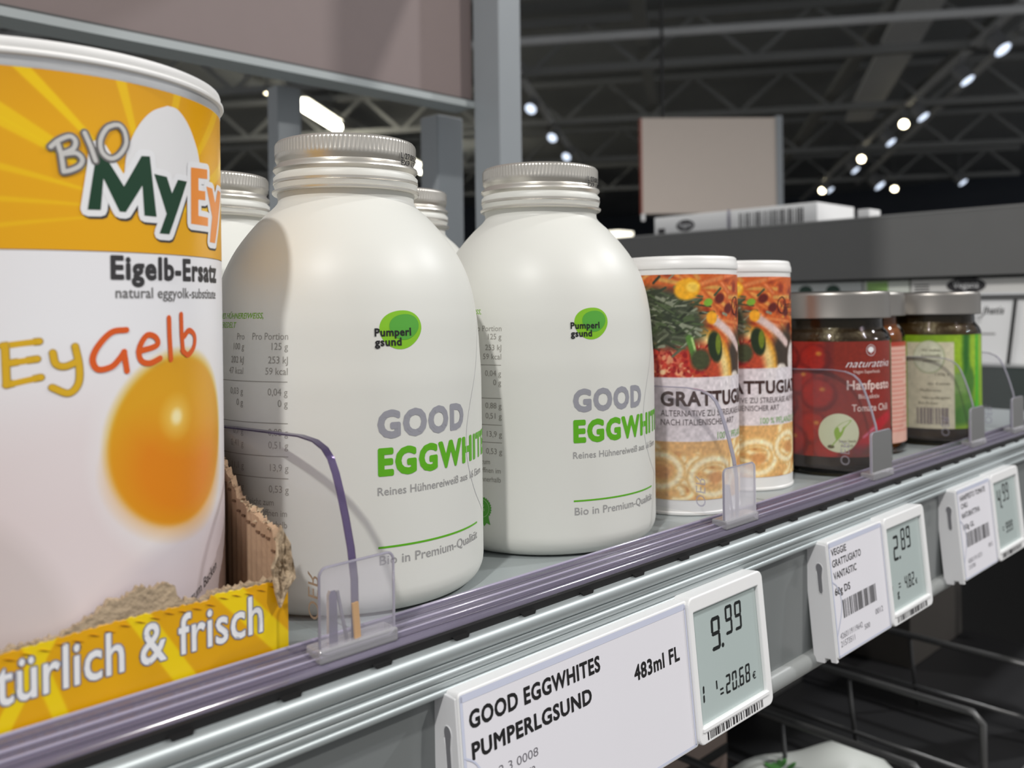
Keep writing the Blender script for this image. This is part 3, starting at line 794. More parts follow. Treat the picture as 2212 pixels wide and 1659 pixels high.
    obj('script_lettering', W_(xf2(text2('zum Backen', 0.22, 1.3, shear=0.35), 3.9, 1.75 + dz, ang=0.35), 2), MT['ink_dark'], t)
    return t
can = make_big_can()
can['label'] = 'big yellow and white can with an egg-yolk picture, standing in the torn box'
c = copy_tree(can); c.location = Vector((6.43 - 8.95, 23.1, 0.16)) * S; c['label'] = 'second big yellow can in the torn box, out at the left'

# ---- torn display box ---------------------------------------------
MT['kraft'] = mat('kraft_board', (176, 146, 118), 0.85, noise=0.16, nscale=90, bump=0.25, bscale=500)
MT['kraft_torn'] = mat('kraft_torn_fibre', (172, 152, 126), 0.95, noise=0.28, nscale=220, bump=0.8, bscale=700)
bx = thing('display_box', 'torn yellow cardboard display box printed with white lettering', 'box', (0, 0, 0))
BX0, BX1, BY0 = -7.6, 10.47, 18.36
ytop = lambda x: 2.03 + 0.10 * math.sin(x * 1.1) * 0.4 + (0.10 if x > 8.6 else 0) + 0.012 * math.sin(x * 23) + 0.010 * math.sin(x * 41 + 1)
def torn_wall(x0, x1, n, y0, y1, top, jag):
    V = []; Fc = []
    for i in range(n + 1):
        x = x0 + (x1 - x0) * i / n; z = top(x) + random.uniform(-jag, jag)
        V += [(x, y0, 0.02), (x, y0, z), (x, y1, z + random.uniform(-jag, jag)), (x, y1, 0.02)]
        if i:
            a = (i - 1) * 4; b = i * 4
            for q in range(4): Fc.append((a + q, b + q, b + (q + 1) % 4, a + (q + 1) % 4))
    Fc += [(0, 1, 2, 3), (n * 4 + 3, n * 4 + 2, n * 4 + 1, n * 4)]
    return V, Fc
def core_top(x):
    z = ytop(x) + 0.03
    pts = [(5.6, 0), (6.0, 0.12), (6.3, 0.22), (6.5, 0.40), (6.75, 0.38), (7.1, 0.52), (7.4, 0.44), (7.6, 0.50), (7.86, 0.42), (7.9, 0.12), (8.2, 0.03), (9.2, 0.02)]
    return z + float(np.interp(x, [p[0] for p in pts], [p[1] for p in pts], 0, 0.02))
fw = obj('front_core', torn_wall(BX0, BX1, 420, BY0 + 0.03, BY0 + 0.20, core_top, 0.035), MT['kraft_torn'], bx)
cv = Canvas(BX0, BX1, 0.03, 2.25, 0.03, (222, 164, 14))
cv.noise(0.02, 0.8)
for (xa, xb, wd) in ((5.55, 4.25, 0.3), (6.85, 8.35, 0.42), (8.75, 10.9, 0.52), (2.2, 0.4, 0.35), (-1.5, -4.5, 0.4)):
    cv.stroke([(xa, 2.4), (xb, -0.1)] if xb < xa and xa < 5 else [(xa, 2.4), (xb, 0.0)], wd, (236, 204, 20), 0.03)
cv.stroke([(4.95, 2.3), (5.75, 0.0)], 0.28, (236, 204, 20), 0.03)
vis = lambda x, y: (x, BY0 + 0.004, min(y, ytop(x)))
cv.build('front_print', vis, MT['print'], bx)
tx = 'natürlich & frisch'
g = text2(tx, 0.82, 6.15, bold=0.012)
g = xf2(g, 3.67, 1.04, ang=0.0)
obj('lettering_outline', flat(outline2(g, 0.055, 6), BY0 - 0.003), mat('ink_print_grey', (128, 130, 148), 0.45), bx)
obj('lettering', flat(g, BY0 - 0.008), MT['ink_white'], bx)
# pressed perforation ticks along the tear
tk = []
x = BX0 + 0.3
while x < BX1 - 0.3:
    if x < 4.0 or random.random() < 0.93:
        z = ytop(x) - 0.15 + random.uniform(-0.02, 0.02)
        L_ = 0.13
        for s_ in (0,):
            tk.append(([(x - L_, BY0 - 0.002, z + 0.05), (x - L_ * 0.2, BY0 - 0.035, z + 0.035), (x + L_, BY0 - 0.002, z - 0.045), (x + L_ * 0.1, BY0 - 0.002, z - 0.02)], [(0, 1, 3), (1, 2, 3), (0, 3, 2), (0, 2, 1)]))
    x += 0.30
pk = obj('perforation_ticks', join(*tk), mat('print_crease', (208, 156, 40), 0.4), bx); pk['kind'] = 'stuff'
# side walls
wall_top = [(18.36, 2.1), (18.6, 2.75), (18.84, 3.1), (19.2, 3.2), (19.5, 3.22), (20.19, 3.38), (20.6, 3.45), (20.91, 3.5), (21.2, 3.75), (21.5, 4.0), (22.5, 4.5), (24, 5.0), (32, 5.2)]
wt = lambda y: float(np.interp(y, [p[0] for p in wall_top], [p[1] for p in wall_top]))
wx = lambda y: float(np.interp(y, [18.36, 20.5, 23, 27.5, 32], [10.30, 10.52, 10.76, 10.6, 10.3]))
V = []; Fc = []; n = 150
for i in range(n + 1):
    y = 18.4 + (27.6 - 18.4) * i / n; z = wt(y) + random.uniform(-0.05, 0.05); xo = wx(y) + 0.012 * sin(y * 20)
    V += [(xo, y, 0.02), (xo, y, z), (xo + 0.16, y, z + random.uniform(-0.06, 0.06)), (xo + 0.16, y, 0.02)]
    if i:
        a = (i - 1) * 4; b = i * 4
        for q in range(4): Fc.append((a + q, b + q, b + (q + 1) % 4, a + (q + 1) % 4))
obj('side_wall', (V, Fc), MT['kraft'], bx)
# the frayed fibre edge on top of the side wall
fr = []
for i in range(130):
    y = random.uniform(18.5, 22.6); z = wt(y) + random.uniform(-0.07, 0.05); x_ = wx(y) + random.uniform(-0.03, 0.18); s_ = random.uniform(0.03, 0.09)
    P_ = [(x_ + random.uniform(-s_, s_), y + random.uniform(-s_, s_), z + random.uniform(-s_, s_) * 0.8) for _ in range(4)]
    fr.append((P_, [(0, 1, 2), (0, 2, 3), (0, 3, 1), (1, 3, 2)]))
fo = obj('frayed_fibres', join(*fr), MT['kraft_torn'], bx); fo['kind'] = 'stuff'
for i in range(12):
    y = 18.75 + i * 0.30
    obj('perforation_cut', cbox((wx(y) - 0.012, y, wt(y) - 0.28 + random.uniform(-0.04, 0.04)), (0.05, 0.16, 0.05)), mat('kraft_cut_shadow', (112, 84, 62), 0.9) if i == 0 else bpy.data.materials['kraft_cut_shadow'], bx)
# folded torn flap at the front corner
FP = [(10.20, 3.40), (10.34, 3.2), (10.40, 2.9), (10.48, 2.62), (10.56, 2.35), (10.58, 2.10), (10.44, 1.95), (10.34, 1.72), (10.17, 1.55), (10.06, 1.85), (10.04, 2.2), (9.98, 2.45), (10.06, 2.75), (10.12, 3.1)]
V = []; Fc = []
rings = 6
for k in range(rings + 1):
    s_ = k / rings
    for i, (a, b) in enumerate(FP):
        ca, cb = 10.28, 2.45
        V.append((ca + (a - ca) * s_, 18.28 - 0.10 * s_ + random.uniform(-0.05, 0.05) + 0.05 * sin(i * 2.1 + k), cb + (b - cb) * s_ + random.uniform(-0.03, 0.03)))
n = len(FP)
for k in range(rings):
    for i in range(n): Fc.append((k * n + i, k * n + (i + 1) % n, (k + 1) * n + (i + 1) % n, (k + 1) * n + i))
fl = obj('torn_flap', (V, Fc), MT['kraft_torn'], bx, label='crumpled torn cardboard flap at the corner')
sm = fl.modifiers.new('thick', 'SOLIDIFY'); sm.thickness = 0.06 * S
obj('side_wall_far', box(BX0 - 0.2, BX0, BY0, 27.6, 0.02, 4.6), MT['kraft'], bx)
obj('back_wall', box(BX0 - 0.2, 10.8, 27.6, 27.78, 0.02, 5.2), MT['kraft'], bx)
obj('bottom', box(BX0, 10.3, BY0 + 0.2, 27.6, 0.01, 0.15), MT['kraft'], bx)

# ---- pasta-cheese cans --------------------------------------------
GR = 2.4
MT['can2_white'] = mat('small_can_white', (234, 233, 231), 0.35)
def make_pasta_can():
    t = thing('pasta_cheese_can', '', 'can', (30.82, 21.85, 0), group='pasta-cheese cans')
    obj('body', lathe([(0.01, 0.02), (2.2, 0.02), (2.3, 0.0), (2.41, 0.03), (2.415, 0.12), (2.38, 0.16), (2.385, 9.7), (2.3, 9.72)], 96), MT['can2_white'], t, smooth='auto')
    obj('lid', lathe([(2.3, 9.68), (2.42, 9.69), (2.43, 9.75), (2.42, 9.92), (2.39, 9.97), (2.38, 10.05), (2.36, 10.14), (2.30, 10.19), (2.1, 10.19), (2.0, 10.14), (0.01, 10.12)], 96), MT['can2_white'], t, smooth='auto')
    a0, a1 = -3.2, 6.2
    cv = Canvas(a0, a1, 0.62, 9.46, 0.032, (206, 96, 34))
    rs = np.random.default_rng(5)
    # spaghetti in tomato sauce
    for k in range(60):
        x, y = rs.uniform(a0, a1), rs.uniform(5.4, 9.6)
        cv.ell(x, y, rs.uniform(0.15, 0.4), rs.uniform(0.12, 0.3), (126, 34, 14), 0.8, rs.uniform(0, 3), 0.75)
    for k in range(46):
        x, y = rs.uniform(a0, a1 + 0.5), rs.uniform(6.4, 9.7); an = rs.uniform(-0.9, 0.5); L = rs.uniform(0.8, 1.8); b = rs.uniform(-0.3, 0.3)
        pts = catmull([(x - cos(an) * L, y - sin(an) * L), (x + b * sin(an), y - b * cos(an)), (x + cos(an) * L, y + sin(an) * L)], 5)
        cl = (rs.uniform(216, 240), rs.uniform(128, 166), rs.uniform(62, 96))
        cv.ribbon(pts, rs.uniform(0.24, 0.38), (200, 92, 36), cl, 0.1)
    for x, y in ((3.0, 8.1), (2.5, 8.5), (3.9, 7.9), (4.6, 8.6), (4.2, 7.2)): cv.ell(x, y, 0.26, 0.2, (96, 22, 14), 0.5, 0.4)
    # white dish, garlic, shadow
    cv.ell(3.9, 5.7, 1.1, 1.5, (60, 48, 36), 0.4)
    cv.stroke(catmull([(2.3, 7.6), (3.1, 7.1), (3.9, 6.5)], 6), 0.36, (222, 196, 190), 0.15)
    cv.ell(4.6, 5.7, 0.55, 0.85, (232, 226, 222), 0.3); cv.ell(3.5, 5.3, 0.4, 0.3, (226, 216, 206), 0.4)
    # pasta roll rim
    cv.ell(1.0, 5.6, 2.2, 1.9, (226, 160, 50), 0.10); cv.ell(0.95, 5.5, 2.05, 1.75, (236, 206, 136), 0.15); cv.ell(0.8, 5.4, 1.75, 1.6, (186, 70, 40), 0.2)
    # red tomato crumble
    for k in range(240):
        x, y = rs.normal(0.4, 0.75), rs.uniform(5.4, 6.75)
        cl = [(176, 42, 36), (206, 92, 70), (150, 24, 24), (226, 150, 110), (196, 60, 44)][rs.integers(5)]
        cv.ell(x, y, rs.uniform(0.05, 0.15), rs.uniform(0.04, 0.1), cl, 0.6, rs.uniform(0, 3))
    cv.ell(0.1, 5.62, 0.12, 0.1, (236, 196, 150), 0.5)
    # herbs
    cv.ell(0.1, 7.75, 1.75, 1.15, (66, 72, 54), 0.3, -0.3)
    for k in range(190):
        x, y = rs.normal(0.1, 0.85), rs.normal(7.75, 0.5)
        an = rs.uniform(-0.8, 0.8); L = rs.uniform(0.1, 0.42)
        cl = [(40, 46, 32), (92, 100, 78), (60, 72, 46), (138, 144, 122), (46, 56, 38), (76, 92, 58), (112, 118, 100)][rs.integers(6)]
        cv.stroke([(x - L * cos(an), y - L * sin(an)), (x + L * cos(an), y + L * sin(an))], rs.uniform(0.03, 0.12), cl, 0.04)
    cv.stroke([(1.15, 6.95), (1.35, 6.2)], 0.28, (86, 128, 56), 0.08); cv.stroke([(1.25, 6.95), (1.42, 6.3)], 0.08, (176, 206, 130), 0.05)
    cv.ell(2.25, 6.6, 0.34, 0.62, (28, 44, 18), 0.25, 0.15); cv.ell(2.4, 6.7, 0.14, 0.4, (112, 128, 30), 0.4)
    cv.ell(1.6, 6.1, 0.4, 0.42, (66, 72, 44), 0.4)
    cv.ell(1.1, 8.88, 0.52, 0.42, (240, 172, 30), 0.25, 0.3); cv.ell(1.3, 8.95, 0.25, 0.2, (250, 204, 80), 0.5)
    cv.ell(2.1, 7.75, 0.24, 0.26, (242, 168, 34), 0.3); cv.ell(1.95, 8.35, 0.2, 0.15, (122, 170, 50), 0.4, 0.3)
    # lower picture: pasta loops
    cv.rect(a0 - 1, a1 + 1, 0.5, 2.95, (226, 176, 112), 0.02)
    for k in range(26):
        x, y = rs.uniform(a0, a1), rs.uniform(0.5, 2.9)
        cv.ell(x, y, rs.uniform(0.2, 0.5), rs.uniform(0.15, 0.35), (190, 112, 56), 0.8, 0, 0.55)
    for k in range(20):
        x, y = rs.uniform(a0, a1), rs.uniform(0.5, 3.0); r1 = rs.uniform(0.5, 1.1)
        s0 = rs.uniform(0, 6); pts = [(x + r1 * cos(s0 + q * 0.45), y + 0.65 * r1 * sin(s0 + q * 0.45)) for q in range(9)]
        cv.ribbon(pts, rs.uniform(0.3, 0.42), (230, 184, 116), (252, 234, 186), 0.06)
    for x, y, r1 in ((-0.1, 1.75, 0.85), (2.1, 1.5, 0.95), (3.9, 1.9, 0.8)):
        pts = [(x + r1 * cos(q * 0.4), y + 0.75 * r1 * sin(q * 0.4)) for q in range(17)]
        cv.ribbon(pts, 0.42, (232, 190, 122), (254, 240, 200), 0.06)
        cv.ell(x + 0.1, y - 0.05, 0.36, 0.25, (214, 154, 96), 0.6)
    cv.rect(a0 - 1, a1 + 1, 2.9, 5.42, (226, 219, 224), 0.03, 0.97)
    cv.noise(0.05, 0.09)
    cv.build('food_picture', round_place(197.4, 2.39), MT['print_matte'], t)
    W_ = lambda g, layer=2, step=None: wrap(g, 197.4, 2.4, layer, step)
    obj('title_lettering', W_(xf2(text2('GRATTUGIATO', 0.53, 5.55, bold=0.034), 0.0, 4.32), 2, 0.15), mat('ink_brown', (66, 42, 38), 0.45), t)
    obj('small_lettering', W_(join2(xf2(text2('ALTERNATIVE ZU STREUKÄSE AUF REIS', 0.235, 4.9), 0, 3.90), xf2(text2('NACH ITALIENISCHER ART', 0.235, 3.3), 0, 3.55)), 2), mat('ink_warm_grey', (96, 84, 86), 0.45), t)
    obj('green_lettering', W_(xf2(text2('100 % PFLANZLICH', 0.26, 2.6), 2.3, 2.98), 2), mat('ink_soft_green', (136, 182, 108), 0.45), t)
    bm_ = join2(stroke2([(3.60 + 0.30 * cos(q * 0.3), 8.2 + 0.36 * sin(q * 0.3)) for q in range(22)], 0.05), xf2(text2('Vantastic', 0.30, 1.5, shear=0.25), 3.5, 8.07), xf2(text2('FOODS', 0.16, 0.7), 4.1, 7.72))
    obj('brand_lettering', W_(bm_, 2), mat('ink_maroon', (84, 30, 26), 0.45), t)
    return t
p1 = make_pasta_can(); p1['label'] = 'nearer pasta-cheese can, with herbs and red crumble pictured, behind the second clear divider'
c = copy_tree(p1); c.location = Vector((36.45, 22.53, 0)) * S; c.rotation_euler = (0, 0, radians(-18)); c['label'] = 'farther pasta-cheese can, next to the red tomato jar'

# ---- pesto jars ----------------------------------------------------
MT['jar_glass'] = clear_mat('jar_glass', tint=(232, 226, 205), haze=0.0, ior=1.32, rough=0.03)
MT['jar_lid'] = mat('silver_jar_lid', (150, 146, 141), 0.36, 0.9, noise=0.02)
MT['lid_steel'] = MT['jar_lid']
def make_jar(loc, lab, pesto_rgb, rz=0):
    t = thing('pesto_jar', lab, 'jar', loc, (0, 0, radians(rz)), 'pesto jars')
    obj('jar_glass', lathe(smooth_prof([(0.01, 0.12), (2.2, 0.12), (2.4, 0.02), (2.65, 0.02), (2.8, 0.16), (2.85, 0.4), (2.85, 3.0), (2.85, 6.2), (2.83, 6.55), (2.72, 6.82), (2.58, 6.98), (2.52, 7.15), (2.52, 7.55), (2.5, 7.7)], 3), 96), MT['jar_glass'], t, smooth=True)
    pm = mat('pesto_fill', pesto_rgb, 0.35, noise=0.5, nscale=160, bump=0.6, bscale=260)
    obj('pesto', lathe([(0.01, 0.3), (2.5, 0.3), (2.66, 0.5), (2.68, 6.3), (2.55, 6.75), (2.4, 6.95), (2.38, 7.45), (0.01, 7.45)], 72), pm, t, smooth='auto')
    obj('lid', lathe([(2.5, 7.52), (2.80, 7.50), (2.87, 7.53), (2.87, 7.60), (2.855, 7.64), (2.855, 8.60), (2.83, 8.72), (2.76, 8.80), (2.66, 8.82), (2.55, 8.79), (0.01, 8.78)], 96), MT['jar_lid'], t, smooth='auto')
    return t
j1 = make_jar((42.7, 21.1, 0), 'pesto jar with red tomato label and round pale green seed badge', (48, 32, 18))
JW = lambda g, layer=2, step=None: wrap(g, 185, 2.85, layer, step)
dg = 2.85 * pi / 180
cv = Canvas(-2.2, 4.75, 0.95, 6.42, 0.035, (176, 44, 28))
cv.rect(1.15, 9, 0, 9, (156, 46, 28), 0.05)
cv.rect(1.1, 9, 0, 4.4, (164, 42, 34), 0.8, 0.6)
for x, y, r in ((0.35, 5.6, 0.75), (-0.4, 4.6, 0.8), (0.5, 3.9, 0.85), (0.2, 2.3, 0.85), (0.9, 1.3, 0.7), (-0.9, 1.6, 0.9), (-1.2, 5.6, 0.8), (-1.3, 3.4, 0.8)):
    cv.ell(x, y, r, r * 0.95, (96, 14, 12), 0.18); cv.ell(x - 0.05, y + 0.06, r * 0.92, r * 0.86, (194, 40, 26), 0.45); cv.ell(x + 0.2, y + 0.25, 0.13, 0.1, (240, 150, 60), 1.0)
cv.rect(0.8, 1.2, 4.6, 6.5, (110, 36, 36), 0.2, 0.6)
cv.stroke(catmull([(2.3, 1.3), (3.0, 2.0), (3.6, 2.5), (4.3, 2.8)], 6), 0.5, (206, 30, 44), 0.15); cv.stroke([(2.6, 1.9), (3.2, 2.3)], 0.12, (236, 120, 150), 0.1)
cv.rect(1.9, 4.4, 0.9, 1.5, (86, 70, 66), 0.4, 0.6)
cv.noise(0.04, 0.1)
cv.c *= 0.84
cv.build('tomato_label', round_place(185, 2.85), MT['print_matte'], j1)
bg = obj('seed_badge', JW(ell2(1.42, 2.1, 0.92, 0.92, 48), 3, 0.12), mat('badge_pale_green', (208, 214, 180), 0.45), j1)
obj('badge_sprout', JW(join2(poly2(catmull([(1.3, 1.7), (1.2, 2.2), (1.5, 2.55), (2.0, 2.72), (1.7, 2.35), (1.55, 2.0), (1.3, 1.7)], 5)), stroke2([(1.3, 1.75), (1.1, 1.5)], 0.05)), 4), mat('ink_sprout', (140, 178, 62), 0.45), bg)
obj('badge_lettering', JW(join2(ell2(1.05, 1.45, 0.16, 0.09, 16), xf2(text2('Super Seeds', 0.13, 0.8), 1.4, 1.66), xf2(text2('für dich', 0.13, 0.55), 1.5, 1.44)), 4), mat('ink_seed_brown', (92, 84, 52), 0.5), bg)
g = join2(xf2(text2('Hanfpesto', 0.42, 2.58, bold=0.02), 1.80, 4.15), xf2(text2('Bio-aktiv', 0.20, 1.2), 2.35, 3.72), xf2(text2('Tomate Chili', 0.32, 2.2, bold=0.008), 2.02, 3.12), xf2(text2('Vegan Superfoods', 0.15, 1.5), 2.1, 4.92))
obj('title_lettering', JW(g, 2), mat('ink_rose_white', (232, 208, 200), 0.45), j1)
g = xf2(text2('naturattiva', 0.36, 2.7, shear=0.5, bold=-0.008), 1.75, 5.2)
obj('brand_lettering', JW(g, 2), MT['ink_white'], j1)
obj('tree_emblem', JW(join2(ell2(3.05, 6.03, 0.17, 0.14, 20), rect2(3.03, 5.84, 3.07, 5.95), stroke2([(3.05 + 0.26 * cos(q * 0.3), 6.0 + 0.26 * sin(q * 0.3)) for q in range(22)], 0.02, False)), 2), MT['ink_white'], j1)

j2 = make_jar((49.1, 23.0, 0), 'pesto jar with pink text label, squeezed between the red and the green jar', (150, 84, 12))
cv = Canvas(-2.2, 4.4, 0.62, 6.1, 0.05, (222, 176, 160))
cv.rect(-3, 5, 5.85, 6.2, (176, 60, 40), 0.05); cv.rect(-3, 0.6, 0, 7, (176, 50, 34), 0.05)
for k in range(19):
    y = 5.6 - k * 0.24; cv.rect(0.8, 3.9 - (k * 37 % 5) * 0.25, y - 0.05, y + 0.05, (206, 126, 112), 0.05, 0.85)
cv.build('text_label', round_place(215, 2.85), MT['print_matte'], j2)

j3 = make_jar((55.15, 21.05, 0), 'pesto jar with bright green leaf label and a beige barcode panel', (62, 44, 18))
cv = Canvas(-2.2, 4.6, 1.0, 6.35, 0.04, (130, 168, 30))
cv.ell(2.6, 5.3, 2.0, 1.0, (150, 186, 40), 0.6); cv.ell(1.9, 2.6, 1.0, 1.2, (86, 136, 40), 0.6, 0.5); cv.ell(1.9, 3.6, 0.9, 0.6, (120, 158, 80), 0.5); cv.ell(2.2, 1.8, 1.2, 0.5, (60, 120, 24), 0.6, 0.3)
cv.stroke([(2.35, 6.3), (2.3, 5.2), (2.35, 4.2)], 0.5, (44, 104, 34), 0.3); cv.stroke([(3.3, 6.3), (3.2, 1.4)], 0.35, (70, 170, 30), 0.2); cv.ell(2.6, 3.7, 0.35, 0.8, (70, 120, 40), 0.5)
cv.rect(-1.0, 1.55, 0.7, 5.95, (206, 200, 172), 0.03)
cv.ell(0.2, 5.1, 0.85, 0.95, (170, 176, 140), 0.06); cv.ell(0.18, 5.12, 0.78, 0.88, (206, 208, 182), 0.06)
cv.noise(0.03, 0.15)
cv.build('leaf_label', round_place(198, 2.85), MT['print_matte'], j3)
J3 = lambda g, layer=2: wrap(g, 198, 2.85, layer)
g = [xf2(text2(s, 0.15, w_, bold=0.01), x_, z_) for s, w_, x_, z_ in (('Wir wollten', 1.0, -0.2, 5.42), ('Kunststoffe', 1.0, -0.2, 5.12), ('verfeinern', 0.9, -0.15, 4.82), ('150g e', 0.75, 0.5, 4.05), ('der Keimen', 1.2, 0.1, 3.5), ('Pfefferminz', 1.1, -0.3, 3.12), ('Nährstoffangaben', 1.5, -0.2, 2.7), ('Bio-Anbau', 1.0, -0.4, 2.4))]
obj('panel_lettering', J3(join2(*g)), mat('ink_olive_grey', (112, 108, 84), 0.5), j3)
def bars2(x0, x1, y0, y1, n, seed):
    r_ = random.Random(seed); gs = []; x = x0; u = (x1 - x0) / n
    while x < x1:
        w_ = u * r_.choice((0.5, 0.5, 1, 1.5)); gs.append(rect2(x, y0, min(x + w_, x1), y1)); x += w_ + u * r_.choice((0.5, 0.5, 1, 1.3))
    return join2(*gs)
obj('barcode', J3(bars2(-0.5, 1.25, 1.25, 2.2, 34, 3)), mat('ink_plum', (98, 84, 92), 0.5), j3)

# ================================================================== price tags
SEG = {'0': 'abcdef', '1': 'bc', '2': 'abged', '3': 'abgcd', '4': 'fgbc', '5': 'afgcd', '6': 'afgedc', '7': 'abc', '8': 'abcdefg', '9': 'abcfgd', '-': 'g'}
def seg7(s, x, z, w, h, t_, gap, sl=0.06):
    """seven-segment digits on the display, lower left corner at x, z"""
    gs = []; i_ = t_ * 0.14
    for ch in s:
        if ch == '.':
            gs.append(ell2(x - gap * 0.4, z + t_ * 0.5, t_ * 0.55, t_ * 0.55, 14)); x += t_ * 0.35; continue
        L = {'a': ((0, h), (w, h)), 'd': ((0, 0), (w, 0)), 'g': ((0, h / 2), (w, h / 2)), 'f': ((0, h / 2), (0, h)), 'b': ((w, h / 2), (w, h)), 'e': ((0, 0), (0, h / 2)), 'c': ((w, 0), (w, h / 2))}
        for k in SEG[ch]:
            (xa, za), (xb, zb) = L[k]
            if za == zb:
                d = t_ / 2 * (0 if k == 'g' else (1 if k == 'a' else -1)); zc_ = za - d
                P = [(xa + i_, zc_), (xa + t_ / 2 + i_, zc_ + t_ / 2), (xb - t_ / 2 - i_, zc_ + t_ / 2), (xb - i_, zc_), (xb - t_ / 2 - i_, zc_ - t_ / 2), (xa + t_ / 2 + i_, zc_ - t_ / 2)]
            else:
                xc_ = xa + (t_ / 2 if xa == 0 else -t_ / 2)
                P = [(xc_, za + i_), (xc_ + t_ / 2, za + t_ / 2 + i_), (xc_ + t_ / 2, zb - t_ / 2 - i_), (xc_, zb - i_), (xc_ - t_ / 2, zb - t_ / 2 - i_), (xc_ - t_ / 2, za + t_ / 2 + i_)]
            gs.append(poly2([(x + px + sl * pz, z + pz) for px, pz in P]))
        x += w + gap
    return join2(*gs)

TILT = radians(-5.3)
MT['lcd_ink'] = mat('lcd_black', (22, 26, 26), 0.35)
def price_tag(x0, wd, sep, lab, price, unit, lines, small, bcode):
    """x0 = left edge, wd = width, sep = where the display part starts; heights run down from 0"""
    Hh = 4.5
    t = thing('price_tag', lab, 'price tag', (x0, 16.5, -1.12), (TILT, 0, 0), 'electronic price tags on the rail')
    obj('paper_housing', prism_y(rrect(0, sep + 0.1, -Hh, 0, 0.12), 0, 0.95), MT['white_gloss'], t, bevel=0.04)
    obj('side_clip', prism_x([(0.06, -0.12), (0.95, -0.0), (1.02, -0.2), (1.02, -Hh - 0.05), (0.9, -Hh - 0.22), (0.58, -Hh - 0.22), (0.55, -Hh - 0.02), (0.32, -Hh - 0.02), (0.3, -Hh - 0.14), (0.06, -Hh - 0.14)], -0.05, 0.12), MT['tag_side'], t, bevel=0.03)
    ks = [(0.42 + 0.15 * cos(radians(a)), -1.02 + 0.2 * sin(radians(a))) for a in range(-30, 211, 20)] + [(0.33, -1.35), (0.34, -1.9), (0.40, -2.02), (0.50, -2.0), (0.54, -1.9), (0.54, -1.35)]
    ky = obj('keyhole', prism_x(ks, -0.058, 0.0), MT['slot'], t)
    obj('keyhole_rim', tube([(-0.05, a, b) for a, b in ks + ks[:1]], 0.02, 6), MT['tag_side'], ky, smooth=True)
    # paper insert below a clear cover with a violet upper edge
    obj('paper_insert', flat(rect2(0.1, -Hh + 0.12, sep - 0.02, -0.24), -0.005), MT['paper'], t)
    obj('cover_edge', join(flat(rect2(0.06, -0.24, sep - 0.06, -0.06), -0.012), flat(rect2(sep - 0.10, -Hh + 0.1, sep - 0.02, -0.1), -0.012), flat(rect2(0.04, -Hh + 0.06, 0.13, -0.1), -0.012), flat(rect2(0.06, -Hh + 0.06, sep - 0.02, -Hh + 0.13), -0.012)), MT['tag_cover'], t)
    nt = catmull([(0.1, -1.55), (0.4, -1.75), (0.62, -2.1), (0.68, -2.5), (0.55, -2.9), (0.3, -3.3), (0.1, -3.6)], 5)
    obj('cover_notch', flat(stroke2(nt, 0.05), -0.016), MT['tag_cover'], t)
    # display part with a raised frame
    fr_o = rrect(sep, wd, -Hh - 0.0, 0.06, 0.26); fr_i = rrect(sep + 0.24, wd - 0.34, -3.98, -0.42, 0.04)
    n = len(fr_o); V = [(a, -0.12, b) for a, b in fr_o] + [(a, -0.12, b) for a, b in fr_i] + [(a, 0.9, b) for a, b in fr_o] + [(a, 0.02, b) for a, b in fr_i]
    Fc = []
    for i in range(n):
        j = (i + 1) % n
        Fc += [(i, j, n + j, n + i), (2 * n + i, 2 * n + j, j, i), (n + i, n + j, 3 * n + j, 3 * n + i)]
    Fc.append(tuple(range(2 * n, 3 * n))[::-1])
    obj('display_frame', (V, Fc), MT['white_gloss'], t, bevel=0.05)
    obj('display_sill', box(sep + 0.2, wd - 0.3, -0.17, -0.1, -4.12, -3.98), MT['white_gloss'], t, bevel=0.03)
    sc = obj('display_screen', flat(rect2(sep + 0.2, -4.0, wd - 0.3, -0.4), 0.01), MT['lcd'], t, label='grey liquid crystal display')
    a, b = price
    x = sep + 1.25 if wd > 12 else sep + 0.95
    g = [seg7(a, x, -1.92, 0.52, 1.06, 0.125, 0.14), ell2(x + 0.64, -1.86, 0.075, 0.075, 14), seg7(b, x + 0.86, -1.62, 0.42, 0.94, 0.105, 0.15)]
    for kind, args in unit:
        if kind == 's': g.append(seg7(*args))
        elif kind == 'r': g.append(rect2(*args))
        else: g.append(xf2(text2(args[0], args[1], bold=0.02), args[2], args[3]))
    obj('display_digits', flat(join2(*g), 0.004), MT['lcd_ink'], sc)
    obj('barcode_strip', flat(bars2(sep + 0.42, wd - 0.7, -4.40, -4.16, 46, int(x0)), -0.128), MT['ink_dark'], t)
    obj('lettering', flat(join2(*[xf2(text2(s, c_, w_, bold=bo, shear=0.0), x_, z_) for s, c_, w_, bo, x_, z_ in lines]), -0.010), MT['ink_black'], t)
    if small: obj('small_print', flat(join2(*[xf2(text2(s, c_, w_), x_, z_) for s, c_, w_, x_, z_ in small]), -0.010), mat('ink_print_faint', (120, 118, 124), 0.5), t)
    if bcode: obj('barcode', flat(bars2(*bcode), -0.010), MT['ink_dark'], t)
    return t
